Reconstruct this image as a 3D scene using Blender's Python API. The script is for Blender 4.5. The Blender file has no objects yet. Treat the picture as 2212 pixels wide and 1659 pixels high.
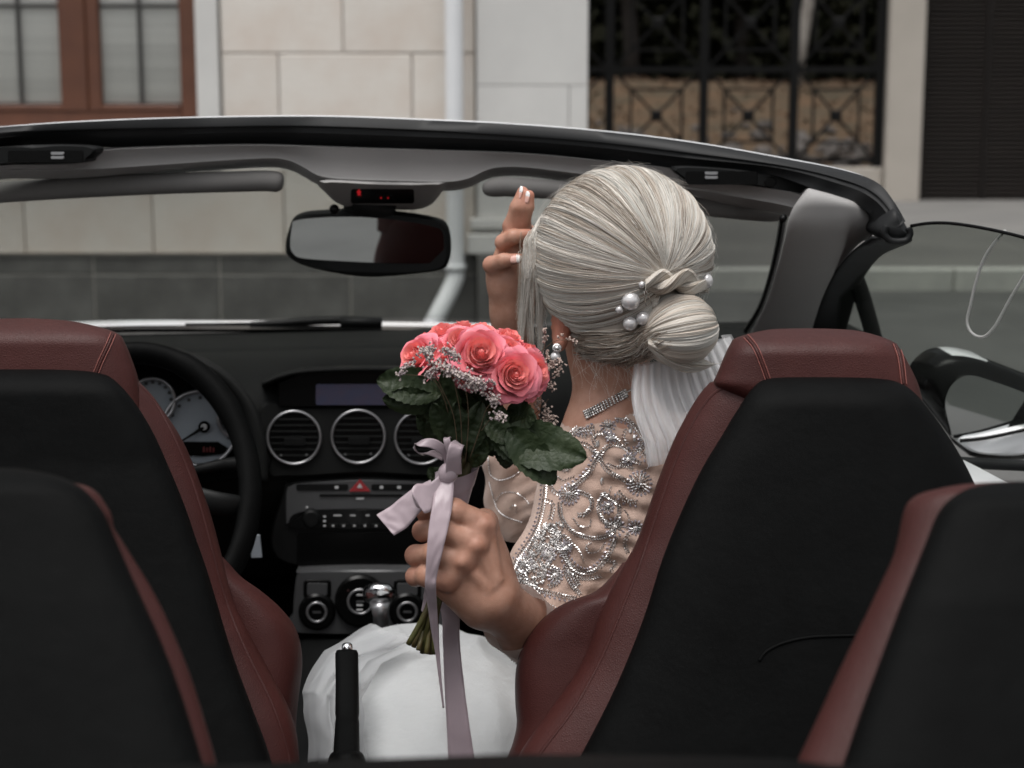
import bpy, bmesh, math, random
import numpy as np
from mathutils import Vector, Matrix, noise
from mathutils.bvhtree import BVHTree
random.seed(7); rng = np.random.default_rng(7)
SC = bpy.context.scene
COL = SC.collection
PI = math.pi

# ---------------------------------------------------------------- camera
F, CX, CY, ZC, HOR = 3540.0, 1106.0, 829.5, 1.40, 230.0
PIT = math.atan((CY - HOR) / F)
CP, SP = math.cos(PIT), math.sin(PIT)
CAM = Vector((0, 0, ZC))
cd = bpy.data.cameras.new('camera'); cam = bpy.data.objects.new('camera', cd); COL.objects.link(cam)
cd.sensor_width = 36; cd.lens = 36 * F / 2212; cd.clip_start = 0.05; cd.clip_end = 3000
cam.location = CAM; cam.rotation_euler = (PI / 2 - PIT, 0, 0)
cd.dof.use_dof = True; cd.dof.focus_distance = 1.84; cd.dof.aperture_fstop = 6.3
SC.camera = cam
# ---------------------------------------------------------------- light
W = bpy.data.worlds.new('World'); SC.world = W; W.use_nodes = True
nt = W.node_tree; nt.nodes.clear()
out = nt.nodes.new('ShaderNodeOutputWorld'); bg = nt.nodes.new('ShaderNodeBackground')
sky = nt.nodes.new('ShaderNodeTexSky'); sky.sky_type = 'NISHITA'; sky.sun_disc = False
SUN_EL, SUN_ROT = math.radians(74), math.radians(205)
sky.sun_elevation = SUN_EL; sky.sun_rotation = SUN_ROT
sky.air_density = 1.0; sky.dust_density = 5.0; sky.ozone_density = 1.0
hs = nt.nodes.new('ShaderNodeHueSaturation'); hs.inputs['Saturation'].default_value = 0.14
nt.links.new(sky.outputs[0], hs.inputs['Color']); nt.links.new(hs.outputs[0], bg.inputs[0])
bg.inputs[1].default_value = 0.13
nt.links.new(bg.outputs[0], out.inputs[0])
sl = bpy.data.lights.new('sun', 'SUN'); sun = bpy.data.objects.new('sun', sl); COL.objects.link(sun)
sl.energy = 1.3; sl.angle = math.radians(35); sl.color = (1.0, 0.97, 0.94)
sdir = Vector((math.sin(SUN_ROT) * math.cos(SUN_EL), math.cos(SUN_ROT) * math.cos(SUN_EL), math.sin(SUN_EL)))
sun.rotation_euler = (-sdir).to_track_quat('-Z', 'Y').to_euler(); sun.location = (0, 0, 30)
SC.view_settings.view_transform = 'Standard'; SC.view_settings.look = 'None'
SC.view_settings.exposure = 0.48; SC.view_settings.gamma = 1.0
SC.view_settings.use_curve_mapping = False
SC.render.engine = 'CYCLES'
SC.cycles.use_denoising = True
SC.cycles.max_bounces = 7; SC.cycles.transparent_max_bounces = 20
SC.cycles.diffuse_bounces = 3; SC.cycles.glossy_bounces = 4; SC.cycles.transmission_bounces = 4
SC.cycles.caustics_reflective = False; SC.cycles.caustics_refractive = False

# ---------------------------------------------------------------- helpers
def P(x, y, d, k=0.0):
    """world point that the photo shows at (x, y), on the upright plane Y - k X = d"""
    u = (x - CX) / F; v = (CY - y) / F
    dx, dy, dz = u, CP + v * SP, -SP + v * CP
    t = d / (dy - k * dx)
    return Vector((dx * t, dy * t, ZC + dz * t))
def ray(x, y):
    u = (x - CX) / F; v = (CY - y) / F
    return Vector((u, CP + v * SP, -SP + v * CP)).normalized()
def mp(d): return d / F            # metres per photo unit at depth d
ORG = {}
def link(o, parent=None, origin=None):
    COL.objects.link(o)
    origin = Vector((0, 0, 0)) if origin is None else Vector(tuple(origin))
    if parent is not None:
        o.parent = parent; o.location = origin - ORG[parent]
    else:
        o.location = origin
    ORG[o] = origin
    return o
def tag(o, label=None, cat=None, group=None, kind=None):
    if label: o['label'] = label
    if cat: o['category'] = cat
    if group: o['group'] = group
    if kind: o['kind'] = kind
    return o
def empty(name, loc, parent=None):
    o = bpy.data.objects.new(name, None); o.empty_display_size = 0.05
    return link(o, parent, loc)
def mk(name, verts, faces, mat, parent=None, smooth=True, origin=None):
    V = np.array([tuple(v) for v in verts], dtype=float)
    if origin is None: origin = (V.min(0) + V.max(0)) / 2
    me = bpy.data.meshes.new(name)
    me.from_pydata((V - np.array(tuple(origin))).tolist(), [], [list(f) for f in faces])
    if smooth: me.polygons.foreach_set('use_smooth', [True] * len(me.polygons))
    me.materials.append(mat); me.update()
    o = bpy.data.objects.new(name, me)
    return link(o, parent, origin)
def fixn(o, autosmooth=None):
    bm = bmesh.new(); bm.from_mesh(o.data); bmesh.ops.recalc_face_normals(bm, faces=bm.faces); bm.to_mesh(o.data); bm.free()
    if autosmooth is not None:
        o.data.set_sharp_from_angle(angle=math.radians(autosmooth))
    return o
def bvh_of(o):
    off = ORG[o]; me = o.data
    return BVHTree.FromPolygons([v.co + off for v in me.vertices], [list(p.vertices) for p in me.polygons])
def hit(bvh, x, y, lift=0.0):
    r = bvh.ray_cast(CAM, ray(x, y))
    if r[0] is None: return None, None
    n = r[1] if r[1].dot(ray(x, y)) < 0 else -r[1]
    return r[0] + n * lift, n
def join(parts):
    vs, fs = [], []
    for v, f in parts:
        b = len(vs); vs += list(v); fs += [[i + b for i in q] for q in f]
    return vs, fs
def catmull(pts, n, closed=False):
    p = np.array([tuple(q) for q in pts], dtype=float); m = len(p)
    segs = m if closed else m - 1
    ts = np.linspace(0, segs, n, endpoint=not closed)
    res = []
    for t in ts:
        i = min(int(t), segs - 1); f = t - i
        if closed:
            a, b, c, d = p[(i - 1) % m], p[i % m], p[(i + 1) % m], p[(i + 2) % m]
        else:
            a, b, c, d = p[max(i - 1, 0)], p[i], p[i + 1], p[min(i + 2, m - 1)]
        res.append(0.5 * ((2 * b) + (-a + c) * f + (2 * a - 5 * b + 4 * c - d) * f * f + (-a + 3 * b - 3 * c + d) * f ** 3))
    return np.array(res)
def loft(secs, closed=True, caps=True):
    n = len(secs[0]); vs = [v for s in secs for v in s]; fs = []
    for i in range(len(secs) - 1):
        for j in range(n if closed else n - 1):
            a = i * n + j; b = i * n + (j + 1) % n
            fs.append([a, b, b + n, a + n])
    if closed and caps:
        fs.append(list(range(n))[::-1]); k = (len(secs) - 1) * n; fs.append([k + j for j in range(n)])
    return vs, fs
def tube(path, r, n=10, flat=1.0, up=None, caps=True):
    """swept round bar; r a number or list; flat squashes it along 'up'"""
    p = [Vector(tuple(q)) for q in path]; m = len(p)
    rr = r if hasattr(r, '__len__') else [r] * m
    secs = []; prev = None
    for i in range(m):
        t = (p[min(i + 1, m - 1)] - p[max(i - 1, 0)]).normalized()
        if prev is None:
            a = Vector(up) if up is not None else (Vector((0, 0, 1)) if abs(t.z) < .9 else Vector((1, 0, 0)))
        else: a = Vector(up) if up is not None else prev
        a = (a - t * a.dot(t)).normalized(); b = t.cross(a); prev = a
        secs.append([p[i] + (a * math.cos(2 * PI * j / n) * flat + b * math.sin(2 * PI * j / n)) * rr[i] for j in range(n)])
    return loft(secs, True, caps)
def sphere(c, r, nu=14, nv=9):
    c = Vector(tuple(c)); r = r if hasattr(r, '__len__') else (r, r, r)
    vs = [c + Vector((0, 0, r[2]))]; fs = []
    for i in range(1, nv):
        th = PI * i / nv
        for j in range(nu):
            ph = 2 * PI * j / nu
            vs.append(c + Vector((r[0] * math.sin(th) * math.cos(ph), r[1] * math.sin(th) * math.sin(ph), r[2] * math.cos(th))))
    vs.append(c - Vector((0, 0, r[2])))
    for j in range(nu): fs.append([0, 1 + j, 1 + (j + 1) % nu])
    for i in range(nv - 2):
        for j in range(nu):
            a = 1 + i * nu + j; b = 1 + i * nu + (j + 1) % nu
            fs.append([a, a + nu, b + nu, b])
    k = len(vs) - 1; q = 1 + (nv - 2) * nu
    for j in range(nu): fs.append([k, q + (j + 1) % nu, q + j])
    return vs, fs
def boxm(x0, x1, y0, y1, z0, z1, b=0.0):
    """box; with b its edges are chamfered all round"""
    if b <= 0:
        vs = [(x, y, z) for x in (x0, x1) for y in (y0, y1) for z in (z0, z1)]
        return vs, [[0, 1, 3, 2], [4, 6, 7, 5], [0, 4, 5, 1], [2, 3, 7, 6], [0, 2, 6, 4], [1, 5, 7, 3]]
    secs = []
    for y, s in ((y0, b), (y0 + b, 0), (y1 - b, 0), (y1, b)):
        secs.append([(x0 + s, y, z0 + s), (x1 - s, y, z0 + s), (x1 - s, y, z1 - s), (x0 + s, y, z1 - s)])
    return loft(secs)
def prism(pts, d, thick, bev=0.0015, k=0.0, n=None, slant=0.0, y0=None):
    """solid plate: the outline pts (photo units) stands on the plane at depth d and is thick metres deep"""
    if n: pts = catmull(pts, n, True)
    pts = [tuple(p) for p in pts]
    cx = sum(p[0] for p in pts) / len(pts); cy = sum(p[1] for p in pts) / len(pts)
    def sec(off, ins):
        r = []
        for x, y in pts:
            w = P(x, y, d + slant * (y - (cy if y0 is None else y0)), k); c = P(cx, cy, d + slant * (cy - (cy if y0 is None else y0)), k)
            v = w - c
            w = c + v * (1 - ins / max(v.length, 1e-6)) if v.length > ins else c
            r.append(w + Vector((0, off, 0)))
        return r
    return loft([sec(0, bev), sec(bev, 0), sec(thick, 0)])
def rrect(x0, y0, x1, y1, r, n=5):
    pts = []
    for cx, cy, a0 in ((x1 - r, y0 + r, -90), (x1 - r, y1 - r, 0), (x0 + r, y1 - r, 90), (x0 + r, y0 + r, 180)):
        for i in range(n):
            a = math.radians(a0 + 90 * i / (n - 1)); pts.append((cx + r * math.cos(a), cy + r * math.sin(a)))
    return pts
def circ(cx, cy, r, n=28, ry=None): return [(cx + r * math.cos(2 * PI * i / n), cy + (ry or r) * math.sin(2 * PI * i / n)) for i in range(n)]
def spow(c, e): return math.copysign(abs(c) ** e, c)
def rowloft(L, R, dep, t, rows=46, n=36, ex=3.0, ry=90, rb=0, bow=0.0, k=0.0):
    """upholstered body between the two side contours L and R (top to bottom); dep = [(y, depth)...]; t half thickness"""
    Ls, Rs = catmull(L, 90), catmull(R, 90)
    Ls[:, 1] = np.maximum.accumulate(Ls[:, 1]); Rs[:, 1] = np.maximum.accumulate(Rs[:, 1])
    y0 = max(Ls[0, 1], Rs[0, 1]); y1 = min(Ls[-1, 1], Rs[-1, 1])
    dy = [q[0] for q in dep]; dd = [q[1] for q in dep]
    secs = []
    for i in range(rows):
        y = y0 + (y1 - y0) * (i / (rows - 1)) ** 1.9
        xl = np.interp(y, Ls[:, 1], Ls[:, 0]); xr = np.interp(y, Rs[:, 1], Rs[:, 0])
        s = min(1.0, (y - y0) / ry); tt = t * math.sqrt(max(0.0, 1 - (1 - s) ** 2))
        if rb > 0:
            s2 = min(1.0, (y1 - y) / rb); tt *= math.sqrt(max(0.0, 1 - (1 - s2) ** 2))
        tt = max(tt, 0.002)
        d = float(np.interp(y, dy, dd)); xm = (xl + xr) / 2; hw = max((xr - xl) / 2, 1.0)
        sec = []
        for j in range(n):
            a = 2 * PI * j / n; c = spow(math.cos(a), 2 / ex); q = spow(math.sin(a), 2 / ex)
            sec.append(P(xm + hw * c, y, d + tt * q + bow * (c * c), k))
        secs.append(sec)
    return loft(secs)

# ---------------------------------------------------------------- materials
def nodes(m): return m.node_tree.nodes, m.node_tree.links
def mat(name, col, rough=0.6, metal=0.0, var=None, vscale=8, bump=None, spec=0.5, coat=0.0, sss=0.0, rnd=0.0, alpha_back=None, sheen=0.0, trans=0.0, rvar=0.0):
    m = bpy.data.materials.new(name); m.use_nodes = True
    N, Lk = nodes(m); b = N['Principled BSDF']
    b.inputs['Base Color'].default_value = (*col, 1); b.inputs['Roughness'].default_value = rough
    b.inputs['Metallic'].default_value = metal; b.inputs['Specular IOR Level'].default_value = spec
    b.inputs['Coat Weight'].default_value = coat
    if sheen: b.inputs['Sheen Weight'].default_value = sheen
    if sss:
        b.inputs['Subsurface Weight'].default_value = sss; b.inputs['Subsurface Radius'].default_value = (1, .35, .2); b.inputs['Subsurface Scale'].default_value = 0.006
    tc = N.new('ShaderNodeTexCoord')
    src = None
    if var is not None:
        nz = N.new('ShaderNodeTexNoise'); nz.inputs['Scale'].default_value = vscale; nz.inputs['Detail'].default_value = 6; nz.inputs['Roughness'].default_value = .6
        Lk.new(tc.outputs['Object'], nz.inputs['Vector'])
        rp = N.new('ShaderNodeValToRGB'); rp.color_ramp.elements[0].position = .32; rp.color_ramp.elements[1].position = .68
        rp.color_ramp.elements[0].color = (*col, 1); rp.color_ramp.elements[1].color = (*var, 1)
        Lk.new(nz.outputs['Fac'], rp.inputs[0]); src = rp.outputs[0]
        if rvar:
            mr = N.new('ShaderNodeMapRange'); mr.inputs[3].default_value = rough - rvar; mr.inputs[4].default_value = rough + rvar
            Lk.new(nz.outputs['Fac'], mr.inputs[0]); Lk.new(mr.outputs[0], b.inputs['Roughness'])
    if rnd:
        oi = N.new('ShaderNodeObjectInfo'); mrn = N.new('ShaderNodeMapRange'); mrn.inputs[3].default_value = 1 - rnd; mrn.inputs[4].default_value = 1 + rnd
        Lk.new(oi.outputs['Random'], mrn.inputs[0])
        hv = N.new('ShaderNodeHueSaturation'); Lk.new(mrn.outputs[0], hv.inputs['Value'])
        if src is None: hv.inputs['Color'].default_value = (*col, 1)
        else: Lk.new(src, hv.inputs['Color'])
        src = hv.outputs[0]
    if src is not None: Lk.new(src, b.inputs['Base Color'])
    if bump:
        prev = None
        for sc, st, kind in bump:
            if kind == 'v':
                tx = N.new('ShaderNodeTexVoronoi'); tx.feature = 'DISTANCE_TO_EDGE'; o = tx.outputs['Distance']
            else:
                tx = N.new('ShaderNodeTexNoise'); tx.inputs['Detail'].default_value = 5; o = tx.outputs['Fac']
            tx.inputs['Scale'].default_value = sc; Lk.new(tc.outputs['Object'], tx.inputs['Vector'])
            bp = N.new('ShaderNodeBump'); bp.inputs['Strength'].default_value = st; bp.inputs['Distance'].default_value = .002 if sc > 60 else .01
            Lk.new(o, bp.inputs['Height'])
            if prev: Lk.new(prev, bp.inputs['Normal'])
            prev = bp.outputs[0]
        Lk.new(prev, b.inputs['Normal'])
    if trans:
        tl = N.new('ShaderNodeBsdfTranslucent'); tl.inputs[0].default_value = (*col, 1)
        if src is not None: Lk.new(src, tl.inputs[0])
        mx = N.new('ShaderNodeMixShader'); mx.inputs[0].default_value = trans
        Lk.new(b.outputs[0], mx.inputs[1]); Lk.new(tl.outputs[0], mx.inputs[2]); Lk.new(mx.outputs[0], N['Material Output'].inputs[0])
    return m
def sheer(name, col, opac, rough=.7, scale=0):
    """thin net cloth: part of the light goes straight through"""
    m = bpy.data.materials.new(name); m.use_nodes = True; N, Lk = nodes(m); b = N['Principled BSDF']
    b.inputs['Base Color'].default_value = (*col, 1); b.inputs['Roughness'].default_value = rough; b.inputs['Specular IOR Level'].default_value = .2
    tr = N.new('ShaderNodeBsdfTransparent'); mx = N.new('ShaderNodeMixShader')
    lw = N.new('ShaderNodeLayerWeight'); lw.inputs[0].default_value = .35
    mr = N.new('ShaderNodeMapRange'); mr.inputs[3].default_value = opac; mr.inputs[4].default_value = min(1, opac + .35)
    Lk.new(lw.outputs['Facing'], mr.inputs[0]); Lk.new(mr.outputs[0], mx.inputs[0])
    tl = N.new('ShaderNodeBsdfTranslucent'); tl.inputs[0].default_value = (*col, 1); m2 = N.new('ShaderNodeMixShader'); m2.inputs[0].default_value = .4
    Lk.new(b.outputs[0], m2.inputs[1]); Lk.new(tl.outputs[0], m2.inputs[2])
    Lk.new(tr.outputs[0], mx.inputs[1]); Lk.new(m2.outputs[0], mx.inputs[2]); Lk.new(mx.outputs[0], N['Material Output'].inputs[0])
    return m
def glass(name, tint, refl=.06, graz=.5):
    m = bpy.data.materials.new(name); m.use_nodes = True; N, Lk = nodes(m); N.remove(N['Principled BSDF'])
    tr = N.new('ShaderNodeBsdfTransparent'); tr.inputs[0].default_value = (*tint, 1)
    gl = N.new('ShaderNodeBsdfGlossy'); gl.inputs['Roughness'].default_value = .02
    lw = N.new('ShaderNodeLayerWeight'); lw.inputs[0].default_value = .5
    pw = N.new('ShaderNodeMath'); pw.operation = 'POWER'; pw.inputs[1].default_value = 5.0; Lk.new(lw.outputs['Facing'], pw.inputs[0])
    mm = N.new('ShaderNodeMath'); mm.operation = 'MULTIPLY_ADD'; mm.inputs[1].default_value = graz; mm.inputs[2].default_value = refl
    Lk.new(pw.outputs[0], mm.inputs[0]); mm.use_clamp = True
    mx = N.new('ShaderNodeMixShader'); Lk.new(mm.outputs[0], mx.inputs[0]); Lk.new(tr.outputs[0], mx.inputs[1]); Lk.new(gl.outputs[0], mx.inputs[2])
    Lk.new(mx.outputs[0], N['Material Output'].inputs[0])
    return m
def emit(name, col, s):
    m = bpy.data.materials.new(name); m.use_nodes = True; N, Lk = nodes(m); b = N['Principled BSDF']
    b.inputs['Base Color'].default_value = (0.01, 0.01, 0.01, 1); b.inputs['Emission Color'].default_value = (*col, 1); b.inputs['Emission Strength'].default_value = s
    return m
M = {}
M['red'] = mat('red_leather', (.036, .0092, .0078), .49, spec=.22, var=(.050, .0134, .0114), vscale=9, bump=[(420, .25, 'v'), (26, .10, 'n')], rvar=.06)
M['vinyl'] = mat('black_vinyl', (.0020, .0021, .0021), .55, var=(.0030, .0032, .0032), vscale=22, bump=[(900, .22, 'v'), (60, .08, 'n')], spec=.05)
M['plastic'] = mat('black_plastic', (.0055, .0058, .0058), .5, bump=[(1200, .12, 'v')], spec=.18)
M['dash'] = mat('dashboard_plastic', (.0115, .012, .0116), .65, var=(.0145, .015, .0146), vscale=20, bump=[(800, .25, 'v')], spec=.10)
M['gloss'] = mat('gloss_black', (.003, .003, .003), .25, spec=.15)
M['rail'] = mat('black_rubber_seal', (.008, .0085, .009), .5, var=(.012, .0125, .013), vscale=14, rvar=.08, spec=.2)
M['trim'] = mat('grey_trim_plastic', (.30, .292, .286), .62, var=(.27, .262, .257), vscale=6, bump=[(700, .15, 'v')])
M['visor'] = mat('grey_visor_cloth', (.125, .12, .116), .8, var=(.11, .106, .102), vscale=12)
M['silver'] = mat('silver_plastic', (.42, .42, .43), .32, .85)
M['darksilver'] = mat('dark_silver_panel', (.075, .076, .078), .42, .25, spec=.5)
M['chrome'] = mat('chrome', (.85, .85, .86), .07, 1.0)
M['white_paint'] = mat('white_car_paint', (.78, .79, .80), .28, coat=.7)
M['mirror'] = mat('mirror_glass', (.62, .64, .64), .015, 1.0)
M['dial'] = mat('pale_dial', (.30, .33, .36), .5, var=(.27, .30, .33), vscale=40)
M['screen'] = mat('unlit_blue_screen', (.035, .042, .075), .3, var=(.05, .04, .065), vscale=60)
M['mark'] = mat('white_print', (.5, .5, .5), .5)
M['hazard'] = mat('red_switch', (.30, .02, .025), .35)
M['led'] = emit('red_light', (1, .02, .03), .22)
M['led_dim'] = emit('dim_red_digits', (1, .03, .03), .012)
M['wglass'] = glass('windshield_glass', (.735, .748, .735), .02)
M['sglass'] = glass('side_window_glass', (.68, .70, .68), .006, .06)
M['hglass'] = glass('house_window_glass', (.98, .985, .98), .14)
M['tyre'] = mat('tyre_rubber', (.02, .02, .02), .8)
M['thread'] = mat('red_thread', (.17, .05, .04), .7)
# ================================================================ SETTING
M['asphalt'] = mat('asphalt', (.075, .075, .072), .9, var=(.110, .110, .105), vscale=1.6, bump=[(90, .5, 'n'), (300, .4, 'v')])
M['asphalt2'] = mat('driveway_asphalt', (.115, .112, .106), .9, var=(.155, .150, .140), vscale=.9, bump=[(90, .5, 'n')])
M['kerb'] = mat('kerb_concrete', (.40, .40, .375), .85, var=(.50, .50, .46), vscale=5, bump=[(60, .3, 'n')], rnd=.06)
M['stone'] = mat('pale_stone', (.69, .66, .61), .8, var=(.61, .535, .47), vscale=2.2, bump=[(35, .25, 'n')], rnd=.05)
M['plaster'] = mat('grey_white_plaster', (.64, .63, .605), .85, var=(.58, .57, .55), vscale=2.2, bump=[(60, .25, 'n')], rnd=.03)
M['plinth'] = mat('grey_granite', (.088, .085, .080), .7, var=(.150, .146, .138), vscale=5, bump=[(50, .2, 'n')], rnd=.07)
M['joint'] = mat('mortar', (.36, .34, .31), .95)
M['wood'] = mat('brown_window_wood', (.112, .040, .019), .5, var=(.085, .030, .015), vscale=6, bump=[(30, .15, 'n')])
M['muntin'] = mat('dark_glazing_bar', (.03, .028, .026), .5)
M['blind'] = mat('pale_blind_slat', (.78, .77, .73), .7, rnd=.1)
M['dark'] = mat('dark_room', (.05, .045, .04), .9)
M['pipe'] = mat('white_pipe_paint', (.76, .77, .78), .45, var=(.70, .71, .72), vscale=3)
M['iron'] = mat('black_iron', (.005, .005, .005), .6, spec=.15)
M['pier'] = mat('beige_render', (.46, .42, .37), .85, var=(.40, .365, .32), vscale=1.2, bump=[(50, .3, 'n')])
M['louvre'] = mat('dark_brown_slat', (.015, .0115, .0095), .55, rnd=.12, spec=.2)
M['lframe'] = mat('dark_brown_frame', (.010, .008, .007), .55, spec=.2)
M['soil'] = mat('leafy_soil', (.080, .044, .020), .95, var=(.040, .030, .015), vscale=2.2, bump=[(8, .6, 'n')])
M['leaf_litter'] = mat('fallen_leaf', (.085, .050, .027), .9, rnd=.3)
M['rubble'] = mat('grey_rubble', (.07, .06, .052), .9, var=(.125, .112, .104), vscale=6, rnd=.25)
M['bark'] = mat('dark_bark', (.018, .014, .011), .9, var=(.03, .024, .02), vscale=6)
M['pbark'] = mat('pale_bark', (.30, .28, .25), .85, var=(.20, .18, .16), vscale=5)
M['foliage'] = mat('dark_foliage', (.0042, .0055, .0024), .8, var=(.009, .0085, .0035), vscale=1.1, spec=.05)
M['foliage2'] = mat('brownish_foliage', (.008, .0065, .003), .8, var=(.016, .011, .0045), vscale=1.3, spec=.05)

def sheet(name, x0, x1, y0, y1, z, m, nx=1, ny=1, zf=None, k='structure'):
    vs, fs = [], []
    for j in range(ny + 1):
        for i in range(nx + 1):
            x = x0 + (x1 - x0) * i / nx; y = y0 + (y1 - y0) * j / ny
            vs.append((x, y, z if zf is None else zf(x, y)))
    for j in range(ny):
        for i in range(nx):
            a = j * (nx + 1) + i; fs.append([a, a + 1, a + nx + 2, a + nx + 1])
    return tag(mk(name, vs, fs, m, origin=(0, 0, 0)), kind=k)
sheet('ground', -900, 900, -900, 900, 0.0, M['asphalt'])
# driveway one kerb higher
v, f = boxm(.42, 60, 12.72, 90, -.3, .165)
tag(mk('driveway', v, f, M['asphalt2'], smooth=False), kind='structure')
kx = .40
kerbroot = tag(empty('kerb', (4, 12.6, 0)), kind='structure')
while kx < 12:
    v, f = boxm(kx + .004, kx + .996, 12.56, 12.717, -.1, .170, .012)
    mk('kerbstone', v, f, M['kerb'], kerbroot, smooth=False); kx += 1.0
def slope(x, y):
    base = min(.50 + max(0, y - 22.8) * .235, 1.80)
    return base + .10 * noise.noise(Vector((x * .7, y * .7, 0)))
sheet('leafy_bank', -3, 26, 22.4, 60, 0, M['soil'], 60, 60, slope)

# ---------------------------------------------------------------- stone building at Y = 10
YB = 10.0
def bx(x): return P(x, 330, YB).x
def bz(y): return P(CX, y, YB).z
XR = bx(1268)
bld = tag(empty('stone_building', (-3, YB, 0)), 'pale stone house facade with brown wooden window, grey granite base and white drainpipe', 'building')
wx0, wx1, wz0 = bx(-640), bx(430), bz(276)         # window opening
wz1 = 3.6
vs = []
vs.append(boxm(-16, wx0, YB + .05, 18, 0, 8)); vs.append(boxm(wx1, XR - .03, YB + .05, 18, 0, 8))
vs.append(boxm(wx0, wx1, YB + .05, 18, 0, wz0)); vs.append(boxm(wx0, wx1, YB + .05, 18, wz1, 8))
vs.append(boxm(wx0, wx1, YB + 3.0, 18, wz0, wz1))
mk('wall', *join(vs), M['joint'], bld, smooth=False)
def block(name, x0, x1, y0, y1, m, face=0.0, gap=.006, bev=.006):
    """one stone: photo units for its outline on the facade"""
    a, b = bx(x0) + gap / 2, bx(x1) - gap / 2; lo, hi = bz(y1) + gap / 2, bz(y0) - gap / 2
    fz = face + random.uniform(0, .003)
    v, f = boxm(a, b, YB - fz, YB + .06, lo, hi, bev)
    return mk(name, v, f, m, bld, smooth=False)
rows = [(-455, -265, [483, 640, 900, 1027]), (-265, -75, [483, 610, 890, 1027]), (-75, 115, [483, 745, 1027]), (115, 330, [483, 606, 892, 1027])]
for y0, y1, xs in rows:
    for a, b in zip(xs[:-1], xs[1:]): block('stone_block', a, b, y0, y1, M['stone'])
lowxs = [-1360, -1080, -800, -520, -240, 45, 325, 611, 892, 1027]
for a, b in zip(lowxs[:-1], lowxs[1:]): block('stone_block', a, b, 330, 549, M['stone'])
for a, b in zip([-1360, -1080, -800, -640], [-1080, -800, -640, -640]):
    if b > a:
        for y0, y1 in ((-265, -75), (-75, 115), (115, 330)): block('stone_block', a, b, y0, y1, M['stone'])
# plinth slabs
for y0, y1, xs in ((552, 592, [-960, -670, -380, -90, 195, 470, 755, 1030]), (592, 765, [-930, -640, -350, -60, 195, 470, 755, 1030])):
    for a, b in zip(xs[:-1], xs[1:]): block('granite_slab', a, b, y0, y1, M['plinth'], .045, .005)
block('granite_slab', 1030, 1285, 545, 765, M['plinth'], .15)
v, f = boxm(bx(-1360), bx(1029), YB - .0415, YB + .04, 0, bz(552)); mk('plinth_mortar', v, f, M['joint'], bld, smooth=False)
v, f = boxm(bx(-1360), bx(1030), YB - .055, YB - .046, bz(553), bz(549)); mk('plinth_cap', v, f, M['plinth'], bld, smooth=False)
# plaster corner pilaster
for y0, y1, xs in ((-400, -190, [1030, 1268]), (-190, 185, [1030, 1268]), (185, 470, [1030, 1228, 1268])):
    for a, b in zip(xs[:-1], xs[1:]): block('pilaster_block', a, b, y0, y1, M['plaster'], .075, .004, .003)
for a, b, x0, x1, fc in ((470, 492, 1016, 1282, .12), (494, 500, 1022, 1276, .095), (502, 545, 1010, 1288, .14)):
    block('pilaster_moulding', x0, x1, a, b, M['plaster'], fc, .002)
v, f = boxm(XR - .028, XR + .003, YB + .062, 17.9, 0, 7.9); mk('side_wall', v, f, M['plaster'], bld, smooth=False)
# light reveal round the window
v, f = boxm(wx1 + .003, bx(479), YB - .028, YB + .06, wz0 - .25, 4.2, .004); mk('window_surround', v, f, M['plaster'], bld, smooth=False)
v, f = boxm(wx0, wx1, YB - .09, YB + .06, wz0 - .11, wz0 - .002, .006); mk('window_sill', v, f, M['plaster'], bld, smooth=False)
# brown wooden window
win = empty('window', ((wx0 + wx1) / 2, YB, wz0), bld)
def wbox(name, x0, x1, y0, y1, z0, z1, m, b=.004): 
    v, f = boxm(x0, x1, y0, y1, z0, z1, b); return mk(name, v, f, m, win, smooth=False)
yf = YB + .045
for x0, x1 in ((392, 430), (-640, -600)): wbox('frame', bx(x0) + .001, bx(x1) - .001, yf, yf + .09, wz0 + .001, wz1 - .001, M['wood'])
wbox('frame', bx(-600), bx(392), yf + .001, yf + .088, wz0 + .002, bz(240), M['wood'])
casem = [(-600, -395), (-395, -190), (-190, 193), (193, 392)]
panes = [(-570, -410), (-385, -220), (-170, 134), (221, 391)]
for (c0, c1), (p0, p1) in zip(casem, panes):
    zb = bz(226)
    if c1 < 392: 
        wbox('sash', bx(p1), bx(c1) - .002, yf - .012, yf + .07, bz(240) + .001, wz1 - .05, M['wood'], .008)
    if c0 > -600: wbox('sash', bx(c0) + .002, bx(p0), yf - .012, yf + .07, bz(240) + .001, wz1 - .05, M['wood'], .008)
    wbox('sash', bx(p0) - .001, bx(p1) + .001, yf - .008, yf + .068, bz(240) + .002, zb, M['wood'], .006)
    wbox('pane', bx(p0) - .01, bx(p1) + .01, yf + .03, yf + .036, zb - .01, wz1 - .05, M['hglass'], 0)
    xm = (p0 + p1) / 2 if c0 != -190 else 46
    wbox('glazing_bar', bx(xm - 4), bx(xm + 4), yf + .008, yf + .029, zb + .002, wz1 - .052, M['muntin'], .003)
    wbox('glazing_bar', bx(p0) + .002, bx(p1) - .002, yf + .010, yf + .028, bz(15), bz(6), M['muntin'], .003)
    if p0 >= -170:
        y = 223
        while y > -60:
            z = bz(y) + .012
            a, b = bx(p0) - .04, bx(p1) + .03; c = yf + .040
            v = [(a, c + .007, z - .0095), (b, c + .007, z - .0095), (b, c, z + .0145), (a, c, z + .0145)]
            v = v + [(q[0], q[1] + .0015, q[2]) for q in v]
            mk('blind_slat', v, [[0, 1, 2, 3], [7, 6, 5, 4], [0, 4, 5, 1], [1, 5, 6, 2], [2, 6, 7, 3], [3, 7, 4, 0]], M['blind'], win, smooth=False)
            y -= 8.6
wbox('room_dark_sheet', bx(-600), bx(392), yf + .2, yf + .21, wz0, wz1, M['dark'], 0)  # sheet behind the blinds with the unlit room's darkness put into its colour
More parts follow.
